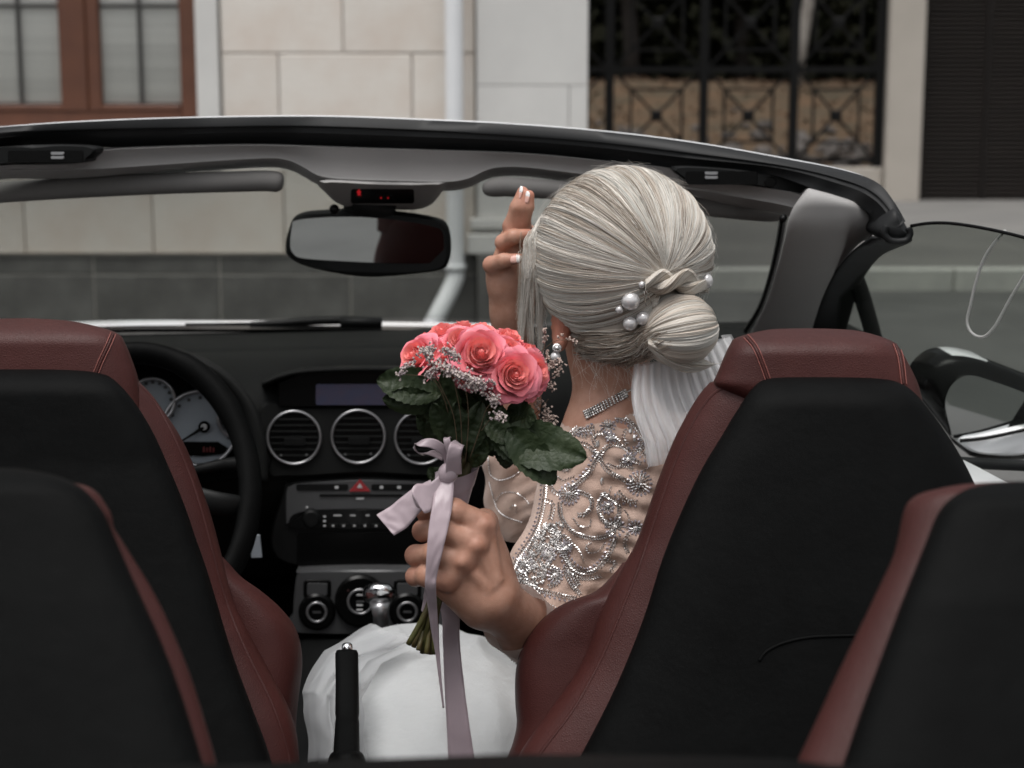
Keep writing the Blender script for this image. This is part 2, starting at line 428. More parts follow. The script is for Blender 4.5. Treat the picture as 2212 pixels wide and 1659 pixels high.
# drainpipe
pr = .019 * YB / 3.54
path = [(bx(984), YB - .16, z) for z in np.linspace(6, bz(585), 30)] + [P(984, 598, YB - .165), P(978, 615, YB - .17), P(966, 640, YB - .2), P(945, 680, YB - .25), P(925, 717, YB - .3)]
dp = mk('drainpipe', *tube(path, pr, 16), M['pipe'], bld)
for y in (-60, 572): mk('pipe_collar', *tube([(bx(984), YB - .16, bz(y) - .02), (bx(984), YB - .16, bz(y) + .02)], pr * 1.16, 16), M['pipe'], dp)

# ---------------------------------------------------------------- low wall, iron fence, pier, louvred gate
YF = 22.0
def fx(x): return P(x, 250, YF).x
def fz(y): return P(CX, y, YF).z
v, f = boxm(fx(1190), fx(1908) - .01, YF - .10, YF + .25, 0, fz(362), .01)
tag(mk('low_wall', v, f, M['pier'], smooth=False), 'low beige rendered wall under the black iron fence', 'wall')
fence = tag(empty('iron_fence', (fx(1590), YF, fz(362))), 'black iron fence with crossed square panels on the low beige wall', 'fence')
def bar(name, a, b, w, par=fence, m='iron'):
    A, B = Vector(a), Vector(b); t = (B - A).normalized(); s = Vector((0, 1, 0)).cross(t).normalized(); n = Vector((0, 1, 0))
    secs = [[q + s * w * i + n * w * .8 * j for i, j in ((-.5, -.5), (.5, -.5), (.5, .5), (-.5, .5))] for q in (A, B)]
    return mk(name, *loft(secs), M[m], par, smooth=False)
posts = [1112, 1316, 1519, 1713, 1898]
zb_, zt_ = fz(356), 4.4
for x in posts: bar('post', (fx(x), YF, fz(364)), (fx(x), YF, zt_), .115)
zr = [fz(146), fz(138), fz(346)]
for a, b in zip(posts[:-1], posts[1:]):
    x0, x1 = fx(a) + .06, fx(b) - .06; xc = (x0 + x1) / 2; hwid = (x1 - x0) / 2
    bar('rail', (x0, YF, fz(150)), (x1, YF, fz(150)), .075); bar('rail', (x0, YF, fz(347)), (x1, YF, fz(347)), .055)
    for ztop, zbot in ((fz(155), fz(344)), (fz(-45), fz(145))):
        zc = (ztop + zbot) / 2; s = hwid * .60; hz = (ztop - zbot) / 2 * .60
        bar('square_bar', (xc - s, YF, zc + hz), (xc + s, YF, zc + hz), .034); bar('square_bar', (xc - s, YF, zc - hz), (xc + s, YF, zc - hz), .034)
        bar('square_bar', (xc - s, YF, zc - hz), (xc - s, YF, zc + hz), .034); bar('square_bar', (xc + s, YF, zc - hz), (xc + s, YF, zc + hz), .034)
        for sx, sz in ((1, 1), (1, -1)):
            bar('cross_bar', (xc - hwid * sx, YF + .012 * sz, zc - (ztop - zbot) / 2 * sz), (xc + hwid * sx, YF + .012 * sz, zc + (ztop - zbot) / 2 * sz), .034)
        v, f = boxm(xc - .075, xc + .075, YF - .05, YF + .05, zc - .075, zc + .075, .02); mk('boss', v, f, M['iron'], fence, smooth=False)
    bar('rail', (x0, YF, fz(-50)), (x1, YF, fz(-50)), .06)
v, f = boxm(fx(1909), fx(1985), YF - .2, YF + .4, 0, 5.2, .015)
tag(mk('gate_pier', v, f, M['pier'], smooth=False), 'beige rendered pier between iron fence and brown louvred gate', 'pier')
lou = tag(empty('louvred_gate', (fx(2200), YF + .1, .17)), 'dark brown louvred metal gate to the right of the beige pier', 'gate')
gx0, gx1 = fx(1987) + .005, fx(2460)
gz0, gz1 = fz(446), 4.9
for x0, x1 in ((gx0, gx0 + .07), (fx(2128), fx(2138)), (fx(2290), fx(2300)), (gx1 - .07, gx1)):
    v, f = boxm(x0, x1, YF + .06, YF + .14, gz0, gz1, .006); mk('upright', v, f, M['lframe'], lou, smooth=False)
v, f = boxm(gx0, gx1, YF + .065, YF + .135, gz0 - .06, gz0 - .002, .006); mk('bottom_rail', v, f, M['lframe'], lou, smooth=False)
v, f = boxm(gx0, gx1, YF + .125, YF + .13, gz0, gz1); mk('backing', v, f, M['lframe'], lou, smooth=False)
z = gz0 + .02; sl_me = None
for xa, xb in ((gx0 + .07, fx(2128)), (fx(2138), fx(2290)), (fx(2300), gx1 - .07)):
    z = gz0 + .02; sl_me = None
    while z < 3.6:
        if sl_me is None:
            v = [(xa, YF + .07, z), (xb, YF + .07, z), (xb, YF + .115, z + .045), (xa, YF + .115, z + .045)]
            v = v + [(a, b + .008, c) for a, b, c in v]
            o = mk('slat', v, [[0, 1, 2, 3], [7, 6, 5, 4], [0, 4, 5, 1], [1, 5, 6, 2], [2, 6, 7, 3], [3, 7, 4, 0]], M['louvre'], lou, smooth=False)
            sl_me = o; z0_ = z
        else:
            c = sl_me.copy(); COL.objects.link(c); c.location.z = sl_me.location.z + (z - z0_)
        z += .060
# ---------------------------------------------------------------- leaf litter, rubble, trees
def leafquads(n, fpos, size, seedn):
    r = np.random.default_rng(seedn); vs, fs = [], []
    for i in range(n):
        p, s = fpos(r), size * r.uniform(.6, 1.4)
        a = Vector(r.normal(size=3)).normalized(); b = a.cross(Vector(r.normal(size=3))).normalized(); p = Vector(p)
        k = len(vs); vs += [p - a * s, p + b * s * .5, p + a * s, p - b * s * .5]; fs.append([k, k + 1, k + 2, k + 3])
    return vs, fs
def litter(r):
    x, y = r.uniform(0, 14), 22.6 + r.uniform(0, 1) ** 1.5 * 12
    return (x, y, slope(x, y) + r.uniform(.0, .05))
tag(mk('leaf_litter', *leafquads(5000, litter, .05, 3), M['leaf_litter'], smooth=False), kind='stuff', label='brown fallen leaves covering the bank behind the fence')
rv = []
r = np.random.default_rng(5)
for i in range(420):
    x, y = r.uniform(.5, 12), 22.5 + abs(r.normal()) * 1.1; s = r.uniform(.05, .16)
    v, f = sphere((x, y, slope(x, y) + s * .2), (s, s * .8, s * .6), 6, 4)
    v = [Vector(q) + Vector(r.normal(size=3)) * s * .12 for q in v]; rv.append((v, f))
tag(mk('rubble', *join(rv), M['rubble'], smooth=False), kind='stuff', label='grey rubble stones along the foot of the bank')
def tree(x, y, h, rad, n, sd, label, fm='foliage', bm_='bark', lean=0, tr=.16, crown0=.25):
    z0 = slope(x, y) - .2 if x > -3 else 0
    t = tag(empty('tree', (x, y, z0)), label, 'tree', 'trees on the bank behind the iron fence')
    r = np.random.default_rng(sd)
    path = [(x + lean * (i / 8) ** 1.2 + .06 * math.sin(i * 1.3 + sd), y, z0 + h * .9 * i / 8) for i in range(9)]
    parts = [tube(path, [tr * (1 - .085 * i) for i in range(9)], 10)]
    for b in range(7):
        i = 3 + b % 5; a = r.uniform(0, 6.28); p0 = Vector(path[i]); L = rad * r.uniform(.5, .9)
        e = p0 + Vector((math.cos(a) * L, math.sin(a) * L, L * .7)); m_ = (p0 + e) / 2 + Vector((0, 0, .1))
        parts.append(tube([p0, m_, e], [tr * .45, tr * .3, tr * .1], 6))
    mk('trunk', *join(parts), M[bm_], t)
    cl = [(x + lean + r.normal() * rad * .5, y + r.normal() * rad * .45, z0 + h * r.uniform(crown0, 1.0), rad * r.uniform(.25, .5)) for _ in range(34)]
    def fp(q):
        c = cl[int(q.integers(len(cl)))]; d = q.normal(size=3); d /= np.linalg.norm(d); s = c[3] * q.uniform(.5, 1.05)
        return (c[0] + d[0] * s, c[1] + d[1] * s, c[2] + d[2] * s * .8)
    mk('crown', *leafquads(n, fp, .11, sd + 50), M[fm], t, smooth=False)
tree(2.2, 31.5, 8, 2.6, 6500, 1, 'dark leafy tree behind the left end of the iron fence')
tree(4.6, 33.5, 9, 2.8, 6500, 2, 'dark green tree behind the second fence panel', 'foliage2')
tree(8.6, 32.5, 8.5, 2.7, 6500, 3, 'dark tree with low crown behind the right fence panels')
tree(11.5, 34, 9, 3.0, 6000, 4, 'dark tree rising behind the beige pier')
tree(0.2, 34.5, 9, 3.0, 5000, 6, 'dark tree mostly hidden behind the stone house corner', 'foliage2')
tree(P(1722, 200, 28).x, 28.0, 7.5, 1.5, 1500, 5, 'slender tree with pale leaning trunk behind the third fence panel', 'foliage2', 'pbark', .55, .115, .62)
def wood(r):
    x = r.uniform(-8, 24); z = r.uniform(.8, 11); return (x, 34.5 + r.normal() * 1.0, z + .8)
def hillz(x, y): return .3 + max(0, y - 35.5) * .75 + .5 * noise.noise(Vector((x * .25, y * .25, 4)))
sheet('wooded_hill', -40, 60, 35, 75, 0, M['foliage'], 60, 30, hillz)
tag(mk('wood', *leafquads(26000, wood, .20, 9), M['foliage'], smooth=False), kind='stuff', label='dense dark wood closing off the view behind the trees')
# ================================================================ THE CAR
KY = 0.16                                            # the car stands slightly turned to the left of the view
def C(x, y, d): return P(x, y, d, KY)
car = tag(empty('convertible_car', (-.12, 2.0, 0)), 'white open-top car with black and dark red leather seats, roof folded away', 'car')
def part(name, vf, m, parent=car, smooth=True, sharp=None, fix=True):
    o = mk(name, vf[0], vf[1], m, parent, smooth)
    if fix: fixn(o, sharp if smooth else None)
    return o
def plate(name, pts, d, thick, m, parent, bev=.0015, n=None, k=KY):
    return part(name, prism(pts, d, thick, bev, k, n), m, parent, True, 35)
# ---- body shell (centre line runs away to the left)
def B(s, w, z):                                      # s metres along the car from the camera, w metres right of its centre line
    return Vector((.170 + w * .987 - s * .158, s * .987 + w * .158, z))
def shell(name, secs, m, parent=car, closed=False, sharp=40):
    return part(name, loft(secs, closed, closed), m, parent, True, sharp)
for sgn in (-1, 1):
    secs = []
    for s in np.linspace(-.75, 4.25, 26):
        e = 1 - max(0, (s - 3.4) / .85) ** 2 * .35 - max(0, (-.1 - s) / .65) ** 2 * .25
        zt = .865 + .048 * math.exp(-((s - 2.25) / .75) ** 4) - max(0, s - 3.3) * .14
        prof = [(.70, zt + .015), (.79, zt + .01), (.83, zt - .03), (.86, zt - .14), (.875, .55), (.85, .34), (.80, .22), (.78, .22), (.77, .5), (.76, zt - .1), (.70, zt - .02)]
        secs.append([B(s, sgn * w * e, z) for w, z in prof])
    shell('side_panel', secs, M['white_paint'], closed=True)
secs = []
for s in np.linspace(3.16, 4.4, 14):
    q = (s - 3.16) / 1.24
    secs.append([B(s, w * (1 - .22 * q * q), .925 - .10 * q - .22 * q ** 6 - .03 * (w / .8) ** 2) for w in np.linspace(-.80, .80, 17)])
shell('bonnet', secs, M['white_paint'])
secs = [[B(s, w, z) for w, z in ((-.78, .20), (.78, .20), (.78, .24), (-.78, .24))] for s in (-.7, 3.2)]
shell('floor_pan', secs, M['plastic'], closed=True)
secs = []
for s, z in ((-.80, .35), (-.78, .80), (-.60, .885), (-.1, .90), (.1, .90)):
    secs.append([B(s, w, z - .03 * (w / .8) ** 2) for w in np.linspace(-.78, .78, 13)])
shell('boot_lid', secs, M['white_paint'])
secs = []
for s in (4.38, 4.44, 4.40, 4.2):
    z = {4.38: .62, 4.44: .5, 4.40: .25, 4.2: .22}[s]
    secs.append([B(s - .10 * (w / .6) ** 2, w, z) for w in np.linspace(-.66, .66, 11)])
shell('front_bumper', secs, M['white_paint'])
for s in (.35, 3.35):
    for sgn in (-1, 1):
        c = B(s, sgn * .78, .31); ax = (B(s, sgn * .88, .31) - c).normalized(); u = Vector((0, 0, 1)); w_ = ax.cross(u)
        def ring(r, o, n=36): return [c + ax * o + (u * math.cos(2 * PI * i / n) + w_ * math.sin(2 * PI * i / n)) * r for i in range(n)]
        wh = part('wheel', loft([ring(.20, -.10), ring(.29, -.10), ring(.31, -.07), ring(.31, .05), ring(.29, .09), ring(.21, .085), ring(.20, .05)], True, False), M['tyre'])
        part('rim', loft([ring(.205, -.09), ring(.205, .07), ring(.19, .075), ring(.15, .05), ring(.04, .07), ring(.01, .07)], True, True), M['silver'], wh)

# ---- windscreen frame: black sealed header rail bending down into the right pillar
top = [(-420, 330), (-200, 296), (0, 275), (200, 262), (450, 254), (700, 252), (950, 261), (1106, 269), (1306, 285), (1506, 310), (1706, 345), (1831, 370), (1896, 395), (1931, 435), (1956, 478)]
bot = [(-420, 440), (-200, 370), (0, 318), (100, 318), (350, 317), (550, 313), (800, 320), (1106, 331), (1281, 345), (1446, 363), (1646, 374), (1760, 408), (1840, 436), (1888, 468), (1896, 505)]
hd = [2.20, 2.29, 2.36, 2.40, 2.44, 2.46, 2.46, 2.45, 2.43, 2.39, 2.32, 2.25, 2.20, 2.17, 2.15]
T, Bo = catmull(top, 90), catmull(bot, 90); HD = np.interp(np.linspace(0, 1, 90), np.linspace(0, 1, len(hd)), hd)
secs = []
for (tx, ty), (qx, qy), d in zip(T, Bo, HD):
    a = P(tx, ty, d); b = P(qx, qy, d + .012); m1 = a.lerp(b, .28); m2 = a.lerp(b, .55)
    n = Vector((0, -1, 0)); up = (a - b).normalized()
    secs.append([a + Vector((0, .034, 0)) - up * .001, a + Vector((0, .020, 0)) + up * .0005, a + n * .0, m1 + n * .012 - up * .000, m1 + n * .013 - up * .004, m1.lerp(m2, .3) + n * .007, m2 + n * .010, m2.lerp(b, .5) + n * -.004, b + n * -.010, b + Vector((0, .05, 0)), a + Vector((0, .05, -.01))])
frame = part('windshield_frame', loft(secs), M['rail'], sharp=50)
secs = []
for (tx, ty), d in zip(T[:82], HD[:82]):
    a = P(tx, ty, d)
    secs.append([a + Vector((0, .0345, -.004)), a + Vector((0, .037, .0016)), a + Vector((0, .06, .0005)), a + Vector((0, .10, -.03)), a + Vector((0, .06, -.02))])
part('painted_roof_edge', loft(secs), M['white_paint'], frame, sharp=50)
# rubber end of the pillar seal, hanging open
seal = catmull([(1938, 452), (1957, 482), (1969, 506), (1962, 521), (1938, 526), (1912, 516), (1900, 500), (1912, 475)], 40, True)
part('seal_end', prism([tuple(q) for q in seal], 2.142, .09, .010), M['rail'], frame, sharp=50)
sp = [P(x, y, 2.138) for x, y in catmull([(1962, 492), (1966, 506), (1955, 520), (1925, 520), (1910, 505), (1915, 488)], 30)]
part('seal_lip', tube(sp, .0045, 8), M['rail'], frame)
# ---- grey header liner
lt = [(-300, 415), (-100, 378), (0, 358), (90, 356), (172, 353), (192, 342), (215, 326), (350, 318.5), (550, 314), (800, 321), (1106, 331), (1281, 346), (1440, 363), (1462, 378), (1481, 394), (1606, 400), (1706, 415), (1734, 421), (1742, 410), (1806, 425), (1866, 445), (1886, 475)]
lb = [(-300, 440), (-100, 398), (0, 373), (90, 372), (172, 370.5), (210, 370), (250, 368), (350, 361), (560, 347.5), (620, 351), (655, 366), (690, 385), (745, 392.5), (850, 396), (960, 398), (1010, 391), (1050, 373), (1085, 366), (1150, 368), (1300, 387), (1481, 412), (1600, 432), (1700, 450), (1752, 470), (1800, 500), (1880, 505)]
xs = np.concatenate([np.linspace(-300, 1740, 200), np.linspace(1745, 1884, 20)])
LT, LB = catmull(lt, 300), catmull(lb, 300)
secs = []
for x in xs:
    yt = np.interp(x, LT[:, 0], LT[:, 1]); yb = np.interp(x, LB[:, 0], LB[:, 1])
    d = float(np.interp(x, T[:, 0], HD)) + .004
    if yb - yt < 6: yt = yb - 6
    lip = min(10.0, (yb - yt) * .45)
    secs.append([P(x, yt - 6, d + .05), P(x, yt, d - .004), P(x, yt + (yb - yt) * .35, d + .006), P(x, yb - lip, d + .012), P(x, yb - lip * .55, d + .011), P(x, yb - lip * .18, d + .018), P(x, yb, d + .026), P(x, yb + 7, d + .042), P(x, yb + 15, d + .072), P(x, yb + 10, d + .088), P(x, yt, d + .088)])
liner = part('header_liner', loft(secs), M['trim'], sharp=60)
# latch sockets in the liner
def latch(pts, rec, clip, d, hole=None):
    h = plate('latch_socket', pts, d, .05, M['plastic'], frame, .004, 40, 0)
    plate('latch_recess', rrect(*rec, 3), d - .0012, .02, M['gloss'], frame, .001, None, 0)
    for y in (clip[1], clip[1] + 9): plate('latch_clip', rrect(clip[0], y, clip[2], y + 6.5, 2), d - .004, .012, M['silver'], frame, .001, None, 0)
    if hole: plate('latch_hole', circ(hole[0], hole[1], 14, 20, 11), d - .0015, .02, M['gloss'], frame, .001, None, 0)
latch([(1458, 362), (1560, 364), (1650, 373), (1690, 379), (1718, 390), (1752, 408), (1748, 424), (1700, 413), (1650, 403), (1560, 397), (1500, 394), (1478, 386)], (1481, 370, 1637, 399), (1523, 371, 1551), 2.335, (1664, 393))
latch([(-120, 330), (0, 317), (100, 313), (160, 314), (200, 318), (205, 328), (190, 342), (175, 352), (60, 354), (0, 354), (-120, 378)], (17, 325, 180, 351), (109, 328, 138), 2.345)
# sun visors
def visor(pts, rad, d):
    c0 = catmull(pts, 400); tt = np.concatenate([np.linspace(0, .09, 14), np.linspace(.12, .88, 24), np.linspace(.91, 1, 14)]); c = [c0[int(q * 399)] for q in tt]; r = []; LL = abs(c0[-1][0] - c0[0][0])
    for q in tt:
        e = min(q, 1 - q) * LL / (rad * 5.0); r.append(max(.001, mp(d) * rad * math.sqrt(max(0.001, 1 - (1 - min(1, e)) ** 2))))
    o = part('sun_visor', tube([P(x, y, d) for x, y in c], r, 18, 1.0, (0, 1, 0)), M['visor'])
    return o
visor([(-260, 440), (0, 416), (300, 399), (520, 392), (580, 391), (613, 396)], 22.5, 2.475)
visor([(1042, 409), (1080, 404), (1120, 405), (1300, 418), (1500, 443), (1640, 457), (1706, 460)], 21, 2.46)
# overhead console and display
oc = [(688, 392), (705, 420), (728, 440), (765, 451), (830, 453), (895, 454), (930, 443), (950, 420), (962, 397), (900, 396), (800, 394)]
SLc = .0024
con = part('overhead_console', prism([tuple(q) for q in catmull(oc, 50, True)], 2.455, .07, .010, 0, None, SLc, 395), M['trim'], car, sharp=60)
part('console_display', prism(rrect(757, 408, 895, 440, 6), 2.4535, .03, .001, 0, None, SLc, 395), M['gloss'], con, sharp=35)
lamp = [(775, 408), (780, 415), (778, 419), (780, 424), (776, 421), (772, 424), (773, 419), (770, 415)]
part('warning_light', prism(lamp, 2.4525, .002, .0002, 0, None, SLc, 395), M['led'], con)
for x in (823, 838): part('warning_light', prism(circ(x, 427.5, 1.7, 10), 2.4525, .002, .0002, 0, None, SLc, 395), M['led'], con)
# rear-view mirror
mr_o = [(622, 500), (640, 465), (700, 456), (780, 453), (860, 460), (935, 472), (962, 486), (972, 520), (970, 562), (955, 582), (900, 592), (800, 599), (720, 590), (650, 572), (620, 552), (616, 530)]
KM = -.26; KM_d = 2.47 + .26 * -.22
KM_d = 2.53
mirr = part('rearview_mirror', prism([tuple(q) for q in catmull(mr_o, 64, True)], KM_d, .045, .006, KM), M['plastic'], car, sharp=50)
gl = catmull([(634, 490), (642, 477), (700, 470), (780, 468.5), (860, 475), (930, 487), (952, 497), (957, 520), (955, 552), (942, 566), (860, 568), (760, 565), (660, 559), (637, 549), (630, 530)], 60, True)
# glass is turned towards the driver so that it shows the driver's seat and the road behind
gv = [P(x, y, KM_d - .0015, KM) for x, y in gl]; gc = sum(gv, Vector()) / len(gv)
tip = Matrix.Rotation(math.radians(2.2), 3, 'Z') @ Matrix.Rotation(math.radians(2.4), 3, 'X')
part('mirror_face', loft([[gc + tip @ (q - gc) - Vector((0, .004, 0)) for q in gv], [gc + tip @ (q - gc) + Vector((0, .006, 0)) for q in gv]]), M['mirror'], mirr, smooth=False)
part('mirror_stem', tube([P(795, 475, 2.615), P(798, 455, 2.60), P(800, 435, 2.57)], .042, 14, .35, (0, 1, 0)), M['plastic'], mirr)
part('sensor_knob', sphere(P(722, 452, 2.56), .008), M['gloss'], mirr)
# ---- windscreen glass
wt = [(-420, 400), (0, 350), (450, 330), (900, 330), (1300, 350), (1600, 400), (1760, 430)]
wb = [(-190, 735), (0, 715), (300, 698), (700, 692), (1050, 694), (1400, 712), (1650, 748)]
A_, B_ = catmull(wt, 40), catmull(wb, 40)
secs = []
for i in range(41 - 1):
    xs_ = A_[i]; xb = B_[i]
    dt = float(np.interp(xs_[0], T[:, 0], HD)) + .09; db = 3.17 - .10 * ((xb[0] - 700) / 1000) ** 2
    a = P(*xs_, dt); b = C(*xb, db); row = []
    for t in np.linspace(0, 1, 10):
        q = a.lerp(b, t) + Vector((0, .05, .045)) * 4 * t * (1 - t); row.append(q)
    secs.append(row)
v, f = loft(secs, False); nrm = Vector((0, .55, .83))
n0 = len(v); v = v + [q + nrm * .005 for q in v]; f2 = f + [[i + n0 for i in q][::-1] for q in f]
part('windshield', (v, f2), M['wglass'])
# black band along the foot of the screen, wiper
def strip(name, pts_top, pts_bot, d0, d1, thick, m, par=car, n=60):
    a, b = catmull(pts_top, n), catmull(pts_bot, n); secs = []
    for (x, y), (x2, y2) in zip(a, b):
        p, q = C(x, y, d0), C(x2, y2, d1); secs.append([p, q, q + Vector((0, .002, -thick)), p + Vector((0, .002, -thick))])
    return part(name, loft(secs), m, par, sharp=40)
strip('cowl_panel', [(-190, 716), (200, 693), (480, 692), (900, 696), (1150, 703), (1450, 722), (1700, 760)], [(-190, 729), (200, 706), (480, 703), (900, 705), (1150, 712), (1450, 732), (1700, 772)], 3.26, 3.20, .012, M['white_paint'])
strip('screen_border', [(-190, 729), (200, 706), (480, 703), (900, 705), (1150, 712), (1450, 732), (1700, 772)], [(-190, 738), (200, 714), (480, 711), (900, 713), (1150, 721), (1450, 742), (1700, 784)], 3.185, 3.14, .006, M['gloss'])
wp = [(540, 700), (600, 698), (660, 694), (740, 692), (825, 695)]
wiper = part('wiper', tube([C(x, y, 3.19) for x, y in catmull(wp, 30)], [.004 + .0045 * min(1, i / 15) for i in range(30)], 8), M['plastic'])
part('wiper_hinge', tube([C(735, 697, 3.18), C(780, 697, 3.18), C(824, 699, 3.18)], .0100, 10), M['plastic'], wiper)
part('wiper_blade', tube([C(400, 702, 3.20), C(470, 701, 3.20), C(560, 700, 3.20)], .0035, 8), M['plastic'], wiper)
# ---- dashboard
secs = []
for x in np.linspace(-1.05, .66, 60):
    bulge = .025 * math.exp(-((x + .245) / .30) ** 2)
    prof = [(3.18, .96), (3.16, .978), (3.0, .982), (2.90, .985), (2.88, .979), (2.86, .985), (2.78, .984), (2.70 - bulge, .975), (2.655 - bulge, .962), (2.635 - bulge, .945), (2.625 - bulge, .92), (2.622 - bulge, .86), (2.63 - bulge, .80), (2.68 - bulge, .74), (2.75, .62), (3.1, .5), (3.18, .6)]
    secs.append([Vector((x, d + KY * x, z)) for d, z in prof])
dash = part('dashboard', loft(secs), M['dash'], sharp=40)
DV = 2.60
# display under an arched hood
hood = catmull([(566, 826), (600, 812), (650, 800), (740, 795), (850, 795), (940, 800), (1000, 815), (1030, 830)], 30)
secs = []
for x, y in hood: secs.append([C(x, y - 5, DV + .06), C(x, y - 1, DV - .028), C(x, y + 5, DV - .030), C(x, y + 12, DV + .01), C(x, y + 4, DV + .06)])
dh = part('display_hood', loft(secs), M['dash'], dash)
disp = plate('display', [(600, 828), (650, 806), (740, 801), (850, 801), (940, 806), (985, 826), (985, 878), (600, 878)], DV - .018, .05, M['gloss'], dash, .002)
plate('display_screen', rrect(682, 830, 900, 875, 4), DV - .0195, .003, M['screen'], dash, .0005)
# central face that carries the vents
face = plate('vent_panel', catmull([(560, 880), (640, 880), (780, 877), (920, 880), (1010, 884), (1020, 1000), (985, 1028), (780, 1026), (620, 1030), (570, 1015)], 60, True), DV - .012, .05, M['dash'], dash, .006)
def vent(cx, cy, r=57):
    v = plate('air_vent', circ(cx, cy, r - 2, 44), DV - .016, .03, M['gloss'], dash, .002)
    rg = [C(cx + r * math.cos(a), cy + r * math.sin(a), DV - .0165) for a in np.linspace(0, 2 * PI, 49)[:-1]]
    secs = []
    for i in range(48):
        p = rg[i]; o = (p - C(cx, cy, DV - .0165)).normalized()
        secs.append([p + o * .0024 * math.cos(t) + Vector((0, -.003 * math.sin(t), 0)) for t in np.linspace(0, 2 * PI, 9)[:-1]])
    vs, fs = loft(secs + [secs[0]], True, False); part('vent_ring', (vs, fs), M['silver'], v)
    for k in range(-3, 4):
        w = math.sqrt(max(0, 1 - (k * 13 / (r - 4)) ** 2)) * (r - 5)
        plate('vent_slat', rrect(cx - w, cy + k * 13 - 1.6, cx + w, cy + k * 13 + 1.6, 1.4, 3), DV - .0185, .012, M['dash'], v, .0006)
    plate('vent_tab', rrect(cx - 22, cy + 3, cx + 24, cy + 17, 3), DV - .0215, .010, M['plastic'], v, .001)
    for x, y in ((cx - 28, cy + 39), (cx + 27, cy + 38)): part('vent_stud', sphere(C(x, y, DV - .0205), .0022, 8, 6), M['darksilver'], v)
for x, y in ((635, 945), (774, 943), (911, 945), (1046, 948)): vent(x, y)
# radio and switches
rad = plate('radio_panel', catmull([(612, 1060), (622, 1045), (650, 1038), (780, 1031), (930, 1036), (975, 1045), (985, 1060), (985, 1215), (612, 1215)], 70, True), DV - .006, .04, M['plastic'], dash, .003)
fa = plate('radio_fascia', catmull([(618, 1064), (630, 1050), (655, 1044), (780, 1037), (930, 1042), (968, 1050), (978, 1066), (972, 1105), (780, 1100), (640, 1108), (620, 1140)], 70, True), DV - .0085, .01, M['darksilver'], rad, .0015)
plate('hazard_switch', [(777, 1036), (800, 1062), (754, 1062)], DV - .0115, .008, M['hazard'], rad, .001)
plate('switch_mark', [(777, 1044), (783, 1054), (771, 1054)], DV - .0125, .002, M['mark'], rad, .0002)
plate('switch_row', rrect(640, 1046, 752, 1060, 4), DV - .0100, .006, M['plastic'], rad, .001)
plate('switch_row', rrect(802, 1046, 940, 1060, 4), DV - .0100, .006, M['plastic'], rad, .001)
for x, y in ((727, 1053), (824, 1053), (862, 1053)): plate('switch_mark', rrect(x - 4, y - 3, x + 4, y + 3, 1.5, 3), DV - .0108, .002, M['mark'], rad, .0002)
plate('cd_slot', rrect(690, 1068, 870, 1073, 2, 3), DV - .0100, .004, M['gloss'], rad, .0004)
plate('switch_mark', rrect(769, 1076, 786, 1079, 1, 3), DV - .0102, .002, M['mark'], rad, .0002)
plate('switch_mark', circ(663, 1096, 2.5, 8), DV - .0102, .002, M['mark'], rad, .0002)
rb = plate('button_block', catmull([(640, 1118), (680, 1102), (780, 1100), (880, 1102), (920, 1118), (920, 1142), (640, 1142)], 50, True), DV - .0105, .01, M['gloss'], rad, .002)
for x in (672, 905):
    plate('volume_knob', circ(x, 1122, 19, 26), DV - .022, .015, M['plastic'], rad, .003)
for i, x in enumerate((719, 742, 765, 788, 812)):
    plate('button', rrect(x - 9, 1131, x + 9, 1141, 2.5), DV - .0128, .004, M['plastic'], rad, .0008)
    plate('button_mark', rrect(x - 2, 1134, x + 3, 1138, 1, 3), DV - .0135, .002, M['mark'], rad, .0002)
for x, w in ((729, 9), (762, 6), (794, 4)): plate('button_mark', rrect(x - w, 1112, x + w, 1115, 1, 3), DV - .0112, .002, M['mark'], rad, .0002)
for y in (1114, 1124, 1134): plate('button_mark', rrect(698, y, 704, y + 4, 1, 3), DV - .0112, .002, M['mark'], rad, .0002)
plate('storage_slot', rrect(640, 1150, 960, 1224, 10), DV - .0065, .01, M['gloss'], rad, .001)
# climate panel
cl = plate('climate_panel', catmull([(640, 1245), (652, 1236), (780, 1232), (930, 1234), (975, 1242), (980, 1340), (960, 1368), (640, 1368), (632, 1330)], 60, True), 2.56, .05, M['darksilver'], dash, .003)
for x in (685, 880):
    plate('climate_display_frame', rrect(x - 30, 1253, x + 30, 1294, 8), 2.557, .01, M['gloss'], cl, .002)
    plate('climate_display', rrect(x - 22, 1260, x + 22, 1286, 4), 2.5555, .003, M['darksilver'], cl, .0006)
def knob(cx, cy, r, rr, d):
    kb = plate('climate_knob', circ(cx, cy, r, 40), d, .02, M['gloss'], cl, .004)
    secs = []
    for i in range(41):
        a = 2 * PI * i / 40; p = C(cx + rr * math.cos(a), cy + rr * math.sin(a), d - .001); o = (p - C(cx, cy, d - .001)).normalized()
        secs.append([p + o * .0023 * math.cos(t) + Vector((0, -.0014 * math.sin(t), 0)) for t in np.linspace(0, 2 * PI, 7)[:-1]])
    part('knob_ring', loft(secs, True, False), M['silver'], cl)
    plate('knob_print', rrect(cx - 9, cy - 2, cx + 9, cy + 2, 1, 3), d - .0012, .002, M['darksilver'], cl, .0002)
knob(684, 1323, 40, 20.5, 2.552); knob(880, 1322, 40, 20, 2.552)
knob(778, 1300, 56, 26, 2.548)
for y in (1284, 1306, 1316): plate('knob_mark', rrect(770, y, 784, y + 3, 1, 3), 2.5468, .002, M['mark'], cl, .0002)
plate('warning_light', circ(752, 1276, 2, 8), 2.5468, .002, M['led_dim'], cl, .0002)
